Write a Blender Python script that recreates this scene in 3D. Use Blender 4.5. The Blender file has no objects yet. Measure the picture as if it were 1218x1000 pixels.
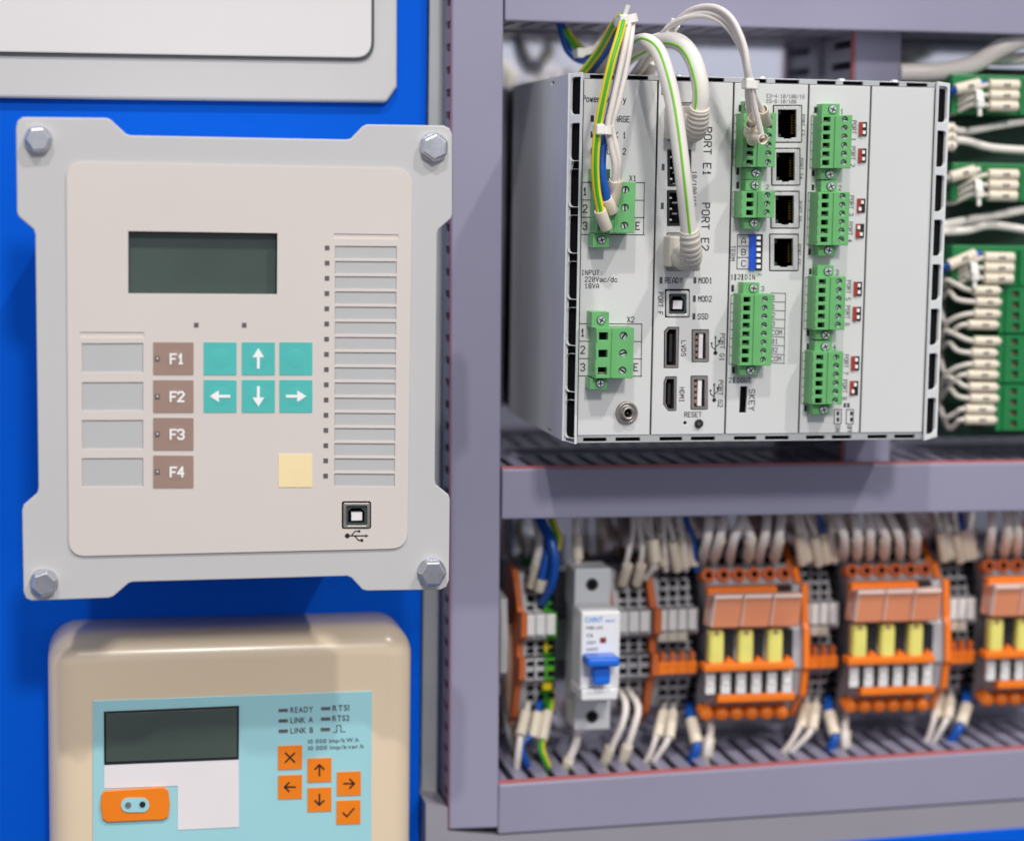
import bpy, bmesh, math, random
from mathutils import Vector, Matrix

random.seed(11)
SC = bpy.context.scene
COL = SC.collection

# ------------------------------------------------------------------ camera geometry
# Photograph frame 1218 x 1000; focal length in its pixels, yaw, pitch and roll solved
# from the vanishing points of the real edges.  World: x right, y into the wall, z up, metres.
FPX = 2520.0
YAW, PITCH, ROLL = math.radians(11.82), math.radians(6.41), math.radians(-0.862)
CAM = Vector((0, -0.86, 0))
_F = Vector((math.sin(YAW) * math.cos(PITCH), math.cos(YAW) * math.cos(PITCH), -math.sin(PITCH)))
_R = Vector((math.cos(YAW), -math.sin(YAW), 0))
_U = _R.cross(_F)
CR = math.cos(ROLL) * _R - math.sin(ROLL) * _U
CU = CR.cross(_F)


def un(px, py, Y):
    """point of the plane y = Y that was measured at (px, py)"""
    d = CR * ((px - 609) / FPX) - CU * ((py - 500) / FPX) + _F
    return CAM + d * ((Y - CAM.y) / d.y)


def pxm(px, py, Y):
    return (un(px + 1, py, Y) - un(px, py, Y)).length


# ------------------------------------------------------------------ materials
MATS = {}


def mat(name, col, rough=0.5, metal=0.0, var=0.04, scale=40.0, bump=0.0, bscale=300.0, coat=0.0,
        trans=0.0, spec=0.5, stretch=None, rvar=0.08, sss=0.0):
    m = bpy.data.materials.new(name)
    m.use_nodes = True
    nt = m.node_tree
    b = nt.nodes['Principled BSDF']
    b.inputs['Roughness'].default_value = rough
    b.inputs['Metallic'].default_value = metal
    b.inputs['Coat Weight'].default_value = coat
    b.inputs['Coat Roughness'].default_value = 0.12
    b.inputs['Transmission Weight'].default_value = trans
    b.inputs['Specular IOR Level'].default_value = spec
    if sss:
        b.inputs['Subsurface Weight'].default_value = sss
        b.inputs['Subsurface Radius'].default_value = (0.002, 0.002, 0.0015)
    tc = nt.nodes.new('ShaderNodeTexCoord')
    mp = nt.nodes.new('ShaderNodeMapping')
    if stretch:
        mp.inputs['Scale'].default_value = stretch
    nt.links.new(tc.outputs['Object'], mp.inputs['Vector'])
    nz = nt.nodes.new('ShaderNodeTexNoise')
    nz.inputs['Scale'].default_value = scale
    nz.inputs['Detail'].default_value = 4
    nt.links.new(mp.outputs['Vector'], nz.inputs['Vector'])
    rp = nt.nodes.new('ShaderNodeValToRGB')
    rp.color_ramp.elements[0].position = 0.3
    rp.color_ramp.elements[1].position = 0.7
    rp.color_ramp.elements[0].color = tuple(c * (1 - var) for c in col) + (1,)
    rp.color_ramp.elements[1].color = tuple(min(1, c * (1 + var)) for c in col) + (1,)
    nt.links.new(nz.outputs['Fac'], rp.inputs['Fac'])
    nt.links.new(rp.outputs['Color'], b.inputs['Base Color'])
    mr = nt.nodes.new('ShaderNodeMapRange')
    mr.inputs['To Min'].default_value = max(0.02, rough - rvar)
    mr.inputs['To Max'].default_value = min(1, rough + rvar)
    nt.links.new(nz.outputs['Fac'], mr.inputs['Value'])
    nt.links.new(mr.outputs['Result'], b.inputs['Roughness'])
    if bump:
        n2 = nt.nodes.new('ShaderNodeTexNoise')
        n2.inputs['Scale'].default_value = bscale
        n2.inputs['Detail'].default_value = 3
        nt.links.new(mp.outputs['Vector'], n2.inputs['Vector'])
        bp = nt.nodes.new('ShaderNodeBump')
        bp.inputs['Strength'].default_value = bump
        bp.inputs['Distance'].default_value = 0.0004
        nt.links.new(n2.outputs['Fac'], bp.inputs['Height'])
        nt.links.new(bp.outputs['Normal'], b.inputs['Normal'])
    MATS[name] = m
    return m


M_BLUE = mat('blue_laminate', (0.0012, 0.105, 0.66), 0.45, var=0.035, scale=6, spec=0.06, bump=0.10, bscale=260)
M_PLATE = mat('grey_powder_coat', (0.545, 0.54, 0.535), 0.5, var=0.012, scale=15, bump=0.08, bscale=2500)
M_OVER = mat('beige_membrane', (0.68, 0.615, 0.57), 0.42, var=0.012, scale=18, bump=0.06, bscale=1800)
M_SLOT = mat('grey_label_strip', (0.50, 0.50, 0.50), 0.45, var=0.02)
M_SLOTSHADE = mat('slot_shade', (0.36, 0.33, 0.32), 0.5)
M_LCD = mat('lcd_glass', (0.066, 0.092, 0.080), 0.12, var=0.22, scale=8, coat=0.3)
M_LCDRIM = mat('lcd_rim', (0.012, 0.014, 0.014), 0.4)
M_TEAL = mat('teal_key', (0.085, 0.50, 0.46), 0.38, var=0.03)
M_BROWN = mat('brown_key', (0.345, 0.232, 0.188), 0.4, var=0.03)
M_YEL = mat('pale_yellow_key', (0.92, 0.74, 0.42), 0.4, var=0.03)
M_WPRINT = mat('white_print', (0.9, 0.9, 0.88), 0.5)
M_KPRINT = mat('black_print', (0.012, 0.012, 0.014), 0.5)
M_GPRINT = mat('dark_grey_print', (0.06, 0.065, 0.075), 0.5)
M_LEDOFF = mat('unlit_led', (0.12, 0.115, 0.12), 0.3)
M_LEDDARK = mat('unlit_dark_led', (0.06, 0.075, 0.09), 0.3)
M_STEEL = mat('zinc_steel', (0.80, 0.81, 0.83), 0.30, 0.6, var=0.05, scale=90, bump=0.1, bscale=700)
M_SHELL = mat('bright_socket_shell', (0.72, 0.71, 0.68), 0.28, 0.45, var=0.08, scale=150)
M_DSTEEL = mat('worn_steel', (0.40, 0.37, 0.34), 0.34, 0.75, var=0.1, scale=200)
M_CASE = mat('zinc_case_sheet', (0.80, 0.815, 0.81), 0.40, 0.10, var=0.11, scale=22, bump=0.06, bscale=160, stretch=(1, 1.5, .35))
M_BOLT = mat('zinc_bolt', (0.66, 0.67, 0.70), 0.30, 0.9, var=0.06, scale=120, bump=0.12, bscale=500)
M_GALV = mat('galvanised_sheet', (0.56, 0.575, 0.575), 0.42, 0.55, var=0.10, scale=14, bump=0.12, bscale=160, stretch=(1, 4, 1))
M_BACK = mat('galvanised_mounting_plate', (0.74, 0.74, 0.81), 0.12, 1.0, var=0.08, scale=9, bump=0.05, bscale=30)
M_ENC = mat('light_grey_enclosure', (0.565, 0.56, 0.555), 0.45, var=0.012, scale=12)
M_ENCW = mat('white_enclosure_door', (0.71, 0.685, 0.68), 0.4, var=0.012, scale=12)
M_GASK = mat('dark_gasket', (0.07, 0.085, 0.08), 0.6)
M_CREAM = mat('cream_plastic', (0.78, 0.63, 0.445), 0.31, var=0.02, scale=14, coat=0.08, bump=0.05, bscale=900)
M_TURQ = mat('turquoise_overlay', (0.36, 0.67, 0.72), 0.34, var=0.02)
M_WLAB = mat('white_label', (0.82, 0.78, 0.79), 0.5, var=0.02)
M_ORKEY = mat('orange_key', (0.90, 0.225, 0.006), 0.38, var=0.03)
M_DUCT = mat('lavender_grey_pvc', (0.298, 0.286, 0.390), 0.36, var=0.045, scale=8, bump=0.03, bscale=500)
M_RED = mat('red_edge_strip', (0.50, 0.145, 0.15), 0.45)
M_SILL = mat('grey_sill', (0.30, 0.29, 0.33), 0.4, var=0.05, scale=9)
M_PANEL = mat('pale_grey_front', (0.67, 0.668, 0.66), 0.4, var=0.012, scale=20, bump=0.05, bscale=2200)
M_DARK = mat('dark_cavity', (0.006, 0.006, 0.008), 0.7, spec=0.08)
M_BLACK = mat('black_plastic', (0.016, 0.016, 0.018), 0.38)
M_GOLD = mat('gold_contact', (0.45, 0.27, 0.08), 0.35, 1.0)
M_GREEN = mat('green_connector', (0.145, 0.445, 0.155), 0.36, var=0.05, scale=120, coat=0.1)
M_GREEND = mat('deep_green_connector', (0.012, 0.20, 0.055), 0.36, var=0.06, scale=80)
M_PCBG = mat('dark_grey_insert', (0.045, 0.06, 0.06), 0.4)
M_PCB = mat('dark_green_board', (0.008, 0.05, 0.025), 0.45, var=0.2, scale=60)
M_WHITE = mat('white_wire', (0.80, 0.74, 0.69), 0.36, var=0.03, sss=0.15)
M_IVORY = mat('ivory_sleeve', (0.78, 0.70, 0.56), 0.42, var=0.03, sss=0.1)
M_CABLE = mat('white_patch_cable', (0.80, 0.76, 0.70), 0.5, var=0.02, sss=0.1)
M_BOOT = mat('cream_plug_boot', (0.66, 0.61, 0.54), 0.4, var=0.03)
M_LIME = mat('lime_stripe', (0.20, 0.58, 0.03), 0.4)
M_WYEL = mat('yellow_wire', (0.88, 0.70, 0.015), 0.34, var=0.03)
M_WGRN = mat('green_wire', (0.07, 0.42, 0.03), 0.34, var=0.03)
M_WBLU = mat('blue_wire', (0.004, 0.085, 0.42), 0.34, var=0.05)
M_TIE = mat('nylon_tie', (0.84, 0.82, 0.76), 0.35, sss=0.3)
M_DIPB = mat('blue_switch', (0.01, 0.08, 0.55), 0.35)
M_DIPR = mat('red_switch', (0.40, 0.035, 0.025), 0.4)
M_TGREY = mat('grey_terminal', (0.42, 0.415, 0.44), 0.45, var=0.05)
M_TLGREY = mat('light_grey_terminal', (0.58, 0.58, 0.59), 0.45, var=0.05)
M_TMARK = mat('white_marker', (0.78, 0.77, 0.75), 0.4, var=0.03)
M_TORG = mat('orange_end_plate', (0.58, 0.135, 0.03), 0.42, var=0.05)
M_ORANGE = mat('orange_bridge', (0.90, 0.21, 0.012), 0.35, var=0.04)
M_DORG = mat('burnt_orange_screw', (0.62, 0.12, 0.02), 0.42, var=0.06)
M_CLRORG = mat('clear_orange_lever', (1.0, 0.37, 0.19), 0.18, var=0.04, coat=0.4, sss=0.45)
M_CLRIM = mat('lever_rim_highlight', (0.95, 0.72, 0.62), 0.12, coat=0.6)
M_YREL = mat('yellow_relay', (0.86, 0.80, 0.20), 0.22, var=0.06, scale=60, coat=0.3)
M_BRK = mat('grey_breaker', (0.60, 0.61, 0.63), 0.42, var=0.02)
M_BRKW = mat('white_breaker_face', (0.80, 0.80, 0.80), 0.38, var=0.02)
M_BLEV = mat('blue_lever', (0.01, 0.15, 0.72), 0.3, coat=0.3)
M_BPRINT = mat('blue_print', (0.03, 0.28, 0.75), 0.5)
M_REDL = mat('red_indicator', (0.25, 0.03, 0.03), 0.3)
M_BEIGE = mat('beige_port_plastic', (0.55, 0.50, 0.42), 0.4)
M_BROWNW = mat('brown_cable', (0.34, 0.22, 0.16), 0.5)
M_GREYW = mat('grey_wire', (0.33, 0.33, 0.33), 0.4)

# ------------------------------------------------------------------ glyphs
GLYPH = {}


def _glyphs():
    tmp = []
    for i in range(33, 127):
        cu = bpy.data.curves.new('g', 'FONT')
        cu.body = chr(i)
        cu.offset = 0.02
        o = bpy.data.objects.new('g', cu)
        COL.objects.link(o)
        tmp.append((chr(i), o, cu))
    dg = bpy.context.evaluated_depsgraph_get()
    for ch, o, cu in tmp:
        me = bpy.data.meshes.new_from_object(o.evaluated_get(dg))
        v = [(p.co.x, p.co.y) for p in me.vertices]
        fs = [tuple(p.vertices) for p in me.polygons]
        xs = [p[0] for p in v] or [0, 1]
        GLYPH[ch] = (v, fs, min(xs), max(xs))
        bpy.data.meshes.remove(me)
    for ch, o, cu in tmp:
        bpy.data.objects.remove(o)
        bpy.data.curves.remove(cu)


_glyphs()
CAPH = max(p[1] for p in GLYPH['H'][0])

# single-stroke letters for the monospaced print, on a 4 x 6 grid
_ST = {'A': '00 04 26 44 40|02 42', 'B': '00 06 36 45 44 33 03|33 42 41 30 00', 'C': '45 36 16 05 01 10 30 41', 'D': '00 06 26 44 42 20 00',
       'E': '46 06 00 40|03 33', 'F': '46 06 00|03 33', 'G': '45 36 16 05 01 10 30 41 43 23', 'H': '00 06|40 46|03 43', 'I': '16 36|26 20|10 30',
       'K': '00 06|46 03 40', 'L': '06 00 40', 'M': '00 06 23 46 40', 'N': '00 06 40 46', 'O': '10 01 05 16 36 45 41 30 10',
       'P': '00 06 36 45 44 33 03', 'R': '00 06 36 45 44 33 03|23 40', 'S': '45 36 16 05 04 13 33 42 41 30 10 01', 'T': '06 46|26 20',
       'U': '06 01 10 30 41 46', 'V': '06 20 46', 'W': '06 10 24 30 46', 'X': '00 46|06 40', 'Y': '06 23 46|23 20', 'Z': '06 46 00 40',
       '0': '10 01 05 16 36 45 41 30 10|12 34', '1': '14 26 20|10 30', '2': '05 16 36 45 44 00 40', '3': '05 16 36 45 44 33 23|33 42 41 30 10 01',
       '4': '30 36 02 42', '5': '46 06 03 33 42 41 30 00', '6': '45 36 16 05 01 10 30 41 42 33 03', '7': '06 46 10', '8': '13 04 05 16 36 45 44 33 13 02 01 10 30 41 42 33',
       'o': '10 01 03 14 34 43 41 30 10', 'w': '04 10 23 30 44', 'e': '02 42 43 34 14 03 01 10 40', 'r': '00 04|02 24 44', 'u': '04 01 10 30 41|44 40',
       'l': '16 26 20|10 30', 'a': '04 34 43 40|42 12 01 10 40', 'c': '43 34 14 03 01 10 30 41', 'd': '46 40|43 34 14 03 01 10 30 41', '/': '00 46', '-': '03 43', '+': '13 33|22 24'}
STROKE = {k: [[(int(t[0]), int(t[1])) for t in run.split()] for run in v.split('|')] for k, v in _ST.items()}
STROKE['p'] = [[(0, -2), (0, 4), (3, 4), (4, 3), (4, 1), (3, 0), (0, 0)]]
STROKE['y'] = [[(0, 4), (2, 0)], [(4, 4), (2, 0), (1, -2), (0, -2)]]
STROKE[':'] = [[(2, .8), (2, 1.2)], [(2, 3.6), (2, 4)]]


def crom(P, step=0.0025):
    """Catmull-Rom through P"""
    if len(P) < 3:
        n = 4
        return [P[0].lerp(P[1], i / n) for i in range(n + 1)]
    Q = [P[0] * 2 - P[1]] + list(P) + [P[-1] * 2 - P[-2]]
    out = []
    for i in range(1, len(Q) - 2):
        a, b, c, d = Q[i - 1:i + 3]
        n = max(3, min(40, int((c - b).length / step)))
        for k in range(n):
            t = k / n
            out.append(0.5 * ((2 * b) + (c - a) * t + (2 * a - 5 * b + 4 * c - d) * t * t + (3 * b - a - 3 * c + d) * t ** 3))
    out.append(Q[-2].copy())
    return out


class MB:
    """collects faces in world space; build() links them as one mesh object"""

    def __init__(self):
        self.v, self.f, self.m, self.s, self.mats = [], [], [], [], []

    def _mi(self, m):
        if m not in self.mats:
            self.mats.append(m)
        return self.mats.index(m)

    def add(self, vs, fs, m, smooth=False):
        o = len(self.v)
        self.v += [tuple(p) for p in vs]
        i = self._mi(m)
        for f in fs:
            self.f.append(tuple(o + k for k in f))
            self.m.append(i)
            self.s.append(smooth)
        return self

    def hexa(self, p, m):
        """p: 4 front points (tl,tr,br,bl) then the 4 back ones"""
        return self.add(p, [(3, 2, 1, 0), (4, 5, 6, 7), (0, 1, 5, 4), (1, 2, 6, 5), (2, 3, 7, 6), (3, 0, 4, 7)], m)

    def box(self, x0, x1, y0, y1, z0, z1, m):
        P = [(x0, y0, z1), (x1, y0, z1), (x1, y0, z0), (x0, y0, z0), (x0, y1, z1), (x1, y1, z1), (x1, y1, z0), (x0, y1, z0)]
        return self.hexa(P, m)

    def pbox(self, a, b, c, d, Y0, Y1, m):
        """box whose front (at y = Y0) was measured as a..c by b..d"""
        mx, my = (a + c) / 2, (b + d) / 2
        return self.box(un(a, my, Y0).x, un(c, my, Y0).x, Y0, Y1, un(mx, d, Y0).z, un(mx, b, Y0).z, m)

    def pquad(self, pts, Y0, Y1, m):
        F = [un(x, y, Y0) for x, y in pts]
        B = [Vector((p.x, Y1, p.z)) for p in F]
        return self.hexa(F + B, m)

    def prism(self, pts, Y0, Y1, m, smooth_side=False):
        """outline (measured points) at Y0 carried straight back to Y1"""
        F = [un(x, y, Y0) for x, y in pts]
        n = len(F)
        vs = F + [Vector((p.x, Y1, p.z)) for p in F]
        self.add(vs, [tuple(range(n)), tuple(reversed(range(n, 2 * n)))], m)
        return self.add(vs, [(i, i + n, (i + 1) % n + n, (i + 1) % n) for i in range(n)], m, smooth_side)

    def lathe(self, c, prof, m, n=20, axis=Vector((0, -1, 0)), smooth=True, rot=0.0):
        """prof: (radius, height along axis) from base to tip"""
        axis = axis.normalized()
        u = axis.orthogonal().normalized()
        if abs(axis.y) > 0.9:
            u = Vector((1, 0, 0)) - axis * axis.x
            u.normalize()
        w = axis.cross(u)
        vs, fs = [], []
        for r, h in prof:
            for k in range(n):
                a = rot + 2 * math.pi * k / n
                vs.append(c + axis * h + (u * math.cos(a) + w * math.sin(a)) * r)
        for i in range(len(prof) - 1):
            for k in range(n):
                fs.append((i * n + k, i * n + (k + 1) % n, (i + 1) * n + (k + 1) % n, (i + 1) * n + k))
        self.add(vs, fs, m, smooth)
        L = len(prof) - 1
        caps = []
        if prof[0][0] > 1e-6:
            caps.append(tuple(reversed(range(n))))
        if prof[-1][0] > 1e-6:
            caps.append(tuple(range(L * n, L * n + n)))
        return self.add(vs, caps, m, False) if caps else self

    def cyl(self, px, py, rpx, Y0, Y1, m, n=20):
        r = rpx * pxm(px, py, Y0)
        c = un(px, py, Y0)
        c = Vector((c.x, Y1, c.z))
        return self.lathe(c, [(r, 0), (r, Y1 - Y0)], m, n)

    def tube(self, P, r, m, n=10, step=0.0025, flat=1.0, radii=None):
        P = crom(P, step)
        k = len(P)
        T = [(P[min(i + 1, k - 1)] - P[max(i - 1, 0)]).normalized() for i in range(k)]
        N = T[0].orthogonal().normalized()
        vs, fs = [], []
        for i in range(k):
            N = (N - T[i] * N.dot(T[i])).normalized()
            B = T[i].cross(N)
            rr = r if radii is None else radii(i / (k - 1))
            for j in range(n):
                a = 2 * math.pi * j / n
                vs.append(P[i] + (N * math.cos(a) + B * math.sin(a)) * rr)
        for i in range(k - 1):
            for j in range(n):
                fs.append((i * n + j, i * n + (j + 1) % n, (i + 1) * n + (j + 1) % n, (i + 1) * n + j))
        self.add(vs, fs, m, True)
        return self.add(vs, [tuple(reversed(range(n))), tuple(range((k - 1) * n, k * n))], m)

    def text(self, s, x, y, w, h, Y, m, rot=0, mono=True, fill=0.8):
        """s printed on the plane y = Y; (x, y) = measured start (left end, mid height); w, h its run and cap height.
        rot 0 reads to the right, rot 1 reads downwards."""
        Y -= 0.00012
        c = un(x, y, Y)
        k = pxm(x, y, Y)
        W, H = w * k, h * k
        sc = H / CAPH
        n = len(s)
        if mono:
            cell = W / n
            pos = [(i * cell, cell) for i in range(n)]
            hw = max(0.001, GLYPH['H'][3] - GLYPH['H'][2])
            sx = cell * fill / hw
        else:
            adv = [((GLYPH[ch][3] - GLYPH[ch][2]) + 0.12 if ch in GLYPH else 0.32) for ch in s]
            tot = sum(adv)
            sx = W / tot
            pos, q = [], 0
            for a in adv:
                pos.append((q * sx, a * sx))
                q += a
        for ch, (p0, cw) in zip(s, pos):
            if ch not in GLYPH:
                continue
            v, fs, x0, x1 = GLYPH[ch]
            gx = min(sx, cw * 0.9 / max(0.01, x1 - x0)) if mono else sx
            mid = (x0 + x1) / 2
            vs = []
            for a, b in v:
                uu = p0 + cw / 2 + (a - mid) * gx
                vv = b * sc - H / 2
                if rot == 0:
                    vs.append((c.x + uu, Y, c.z + vv))
                else:
                    vs.append((c.x + vv, Y, c.z - uu))
            self.add(vs, fs, m)
        return self

    def print(self, s, x, y, w, h, Y, m, rot=0, sw=0.15, fill=0.66):
        """monospaced stroke lettering; same arguments as text(), sw = stroke width over cap height"""
        Y -= 0.0001
        c, k = un(x, y, Y), pxm(x, y, Y)
        cell, H = w * k / len(s), h * k
        gw, hw, q = cell * fill, H * sw / 2, 0
        for i, ch in enumerate(s):
            for run in STROKE.get(ch, []):
                P = [Vector((i * cell + (cell - gw) / 2 + a / 4 * gw, b_ / 6 * H - H / 2, 0)) for a, b_ in run]
                for a, e in zip(P[:-1], P[1:]):
                    d = (e - a)
                    if d.length < 1e-9:
                        continue
                    d.normalize()
                    nn = Vector((-d.y, d.x, 0)) * hw
                    a2, e2 = a - d * hw * .8, e + d * hw * .8
                    vs = []
                    for p in (a2 + nn, e2 + nn, e2 - nn, a2 - nn):
                        yy = Y - q * 4e-7
                        vs.append((c.x + p.x, yy, c.z + p.y) if rot == 0 else (c.x + p.y, yy, c.z - p.x))
                    self.add(vs, [(0, 1, 2, 3)], m)
                    q = (q + 1) % 40
        return self

    def line(self, pts, wpx, Y, m):
        """printed line through measured points"""
        Y -= 0.0001
        P = [un(x, y, Y) for x, y in pts]
        w = wpx * pxm(pts[0][0], pts[0][1], Y) / 2
        for a, b in zip(P[:-1], P[1:]):
            d = (b - a).normalized()
            nn = Vector((-d.z, 0, d.x)) * w
            a2, b2 = a - d * w * 0.5, b + d * w * 0.5
            self.add([a2 + nn, b2 + nn, b2 - nn, a2 - nn], [(0, 1, 2, 3)], m)
        return self

    def poly(self, pts, Y, m):
        Y -= 0.00012
        return self.add([un(x, y, Y) for x, y in pts], [tuple(range(len(pts)))], m)

    def mesh(self, me):
        pass

    def build(self, name, parent=None, bevel=0.0, segs=2, base=None, angle=40):
        me = bpy.data.meshes.new(name)
        root = parent
        while root is not None and root.parent is not None:
            root = root.parent
        off = Vector(base) if base is not None else (root.location.copy() if root is not None else Vector((0, 0, 0)))
        me.from_pydata([(Vector(p) - off) for p in self.v], [], self.f)
        for m in self.mats:
            me.materials.append(m)
        me.polygons.foreach_set('material_index', self.m)
        me.polygons.foreach_set('use_smooth', self.s)
        me.update()
        if bevel:
            bm = bmesh.new()
            bm.from_mesh(me)
            bmesh.ops.remove_doubles(bm, verts=bm.verts, dist=1e-7)
            es = [e for e in bm.edges if len(e.link_faces) == 2 and e.calc_face_angle(0) > math.radians(angle)]
            bmesh.ops.bevel(bm, geom=es, offset=bevel, segments=segs, affect='EDGES', clamp_overlap=True, profile=0.5)
            bm.to_mesh(me)
            bm.free()
        o = bpy.data.objects.new(name, me)
        COL.objects.link(o)
        if parent is not None:
            o.parent = parent
        elif base is not None:
            o.location = base
        return o


def cut_sheet(mb, outer, holes, Y0, Y1, m, rim=0.0, swap=None):
    """sheet with real openings; outer and holes are lists of (x, z) in metres. swap: x position for a sheet in the y-z plane"""
    cu = bpy.data.curves.new('s', 'CURVE')
    cu.dimensions = '2D'
    cu.fill_mode = 'BOTH'
    cu.extrude = abs(Y1 - Y0) / 2 - rim
    if rim:
        cu.bevel_depth = rim
        cu.bevel_resolution = 1
        cu.offset = -rim
    for loop in [outer] + holes:
        sp = cu.splines.new('POLY')
        sp.points.add(len(loop) - 1)
        for p, q in zip(sp.points, loop):
            p.co = (q[0], q[1], 0, 1)
        sp.use_cyclic_u = True
    o = bpy.data.objects.new('s', cu)
    COL.objects.link(o)
    dg = bpy.context.evaluated_depsgraph_get()
    me = bpy.data.meshes.new_from_object(o.evaluated_get(dg))
    mid = (Y0 + Y1) / 2
    if swap is None:
        vs = [(p.co.x, mid - p.co.z, p.co.y) for p in me.vertices]
    else:
        vs = [(mid + p.co.z, p.co.x, p.co.y) for p in me.vertices]
    mb.add(vs, [tuple(p.vertices) for p in me.polygons], m)
    bpy.data.meshes.remove(me)
    bpy.data.objects.remove(o)
    bpy.data.curves.remove(cu)
    return mb


def xz(pts, Y):
    return [(p.x, p.z) for p in (un(x, y, Y) for x, y in pts)]


def rr(a, b, c, d, r, n=6):
    out = []
    for cx, cy, s in ((c - r, b + r, -90), (c - r, d - r, 0), (a + r, d - r, 90), (a + r, b + r, 180)):
        for i in range(n + 1):
            t = math.radians(s + 90 * i / n)
            out.append((cx + r * math.cos(t), cy + r * math.sin(t)))
    return out


def rrq(tl, tr, br, bl, r, n=6):
    """rounded quad through four measured corners"""
    P = [Vector((p[0], p[1], 0)) for p in (tl, tr, br, bl)]
    out = []
    for i in range(4):
        p, a, b = P[i], (P[i - 1] - P[i]).normalized(), (P[(i + 1) % 4] - P[i]).normalized()
        s, e = p + a * r, p + b * r
        for k in range(n + 1):
            t = k / n
            q = s * (1 - t) ** 2 + p * 2 * t * (1 - t) + e * t * t
            # quadratic corner pulled to a circle
            out.append((q.x, q.y))
    return out


def circ(x, y, r, n=16):
    return [(x + r * math.cos(2 * math.pi * i / n), y + r * math.sin(2 * math.pi * i / n)) for i in range(n)]


def thing(name, label, cat, loc, group=None):
    o = bpy.data.objects.new(name, None)
    o.empty_display_size = 0.01
    COL.objects.link(o)
    o.location = loc
    return tag(o, label, cat, group)


def tag(o, label, cat, group=None):
    o['label'] = label
    o['category'] = cat
    if group:
        o['group'] = group
    return o


def struct(o):
    o['kind'] = 'structure'
    return o


def lab(o, text):
    o['label'] = text
    return o


# ------------------------------------------------------------------ setting
YBD = 0.090    # blue board
YB = 0.150     # sheet the cabinet is mounted on
b = MB()
b.box(un(505, 400, YBD).x - 0.9, un(505, 400, YBD).x, YBD, YBD + 0.012, -0.75, 0.5, M_BLUE)
struct(b.build('board_wall', bevel=0.001))
b = MB()
b.box(un(505, 400, YBD).x - 0.08, 0.95, YB, YB + 0.02, -0.75, 0.5, M_BACK)
struct(b.build('mounting_wall'))

# ------------------------------------------------------------------ large enclosure at upper left
YE = 0.0855
t = thing('wall_enclosure', 'large light grey enclosure with white inset door above the keypad panel', 'enclosure', un(200, 120, YBD))
fr = [(-420, -400), (474, -400), (472.5, 104), (460, 122.5), (-420, 112)]
b = MB()
b.prism(fr, YE, YBD - 0.0005, M_ENC)
b.build('housing', t, bevel=0.0016, segs=3)
b = MB()
b.prism(rrq((-380, -380), (446, -380), (445, 72.5), (-380, 59), 22), YE - 0.0012, YE + 0.002, M_GASK)
b.build('gasket', t)
b = MB()
b.prism(rrq((-377, -377), (443, -377), (442, 69.5), (-377, 56), 20), YE - 0.0022, YE + 0.001, M_ENCW)
b.build('door', t, bevel=0.0006)

# ------------------------------------------------------------------ keypad panel
t = thing('keypad_panel', 'grey notched plate with beige keypad, small dark display and four corner bolts', 'control panel', un(280, 700, 0.0))
OUT = [(19, 152), (21, 144), (27, 139.5), (126, 140.5), (131, 142), (150, 159.5), (155, 161.3), (412, 166.2), (418, 165),
       (432, 150.5), (437, 148.2), (528, 149.5), (535, 153), (538, 160), (538, 255), (536.5, 260), (521.5, 273), (519.7, 278),
       (517.3, 571), (518.5, 576), (533.5, 588), (535.2, 593), (534.2, 690), (531, 698), (524, 701.2), (437, 702.5), (431, 701),
       (418, 687), (413, 685), (158, 692), (153, 693.5), (135, 709), (129, 711), (38, 714.3), (31, 711.5), (28, 704),
       (26.3, 607), (28, 601), (44, 587), (45.8, 581), (42, 279), (40, 273), (22.5, 258), (20.3, 253)]
PO = (0, 0.004)
b = MB()
cut_sheet(b, xz(OUT, 0.0), [xz([(150.5, 273), (332, 275.5), (331.5, 352), (150.5, 351)], 0), xz(rr(405, 594.5, 443, 630.5, 2.5, 3), 0)], 0.0, 0.004, M_PLATE, rim=0.0005)
b.build('plate', t)
b = MB()
b.prism([(95, 210), (465, 218), (462, 640), (98, 647)], 0.0045, YBD - 0.0005, M_PLATE)
b.build('rear_housing', t)
YO = -0.0010
win = [xz([(152.5, 275), (330, 277.5), (329.5, 350), (152.5, 349)], YO)]
b = MB()
holes = [xz([(152.5, 275), (330, 277.5), (329.5, 350), (152.5, 349)], YO)]
slots = []
for i in range(16):
    y0 = 292.7 + 18.03 * i
    slots.append(((398.6 - 0.06 * i, y0), (472 - 0.16 * i, y0 + 0.5), (472 - 0.16 * i - .1, y0 + 15.6), (398.6 - 0.06 * i, y0 + 15.1)))
for y0, y1 in ((408.5, 443), (454.8, 488.5), (499.8, 534.2), (545, 579)):
    slots.append(((97.5, y0), (170.3, y0 - 0.3), (170.3, y1 - 0.4), (98, y1)))
holes += [xz(s, YO) for s in slots]
holes.append(xz([(397, 278), (474, 279), (474, 284.5), (397, 283.5)], YO))
holes.append(xz([(95, 395), (171.5, 395.2), (171.5, 401.5), (95, 401.3)], YO))
holes.append(xz(rr(406.5, 596, 441.5, 629, 2.5, 3), YO))
cut_sheet(b, xz(rrq((79, 192.5), (490.5, 201), (484.5, 652), (82, 661.5), 20), YO), holes, YO, -0.0002, M_OVER, rim=0.00008)
ov = b.build('overlay', t)
b = MB()
b.pquad([(149, 271), (334, 274), (333, 354), (149, 353)], 0.0041, 0.0044, M_LCDRIM)
b.pquad([(151, 277), (328.3, 279.4), (327.8, 350.5), (151, 350)], 0.0037, 0.0042, M_LCD)
b.build('display', t)
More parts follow.
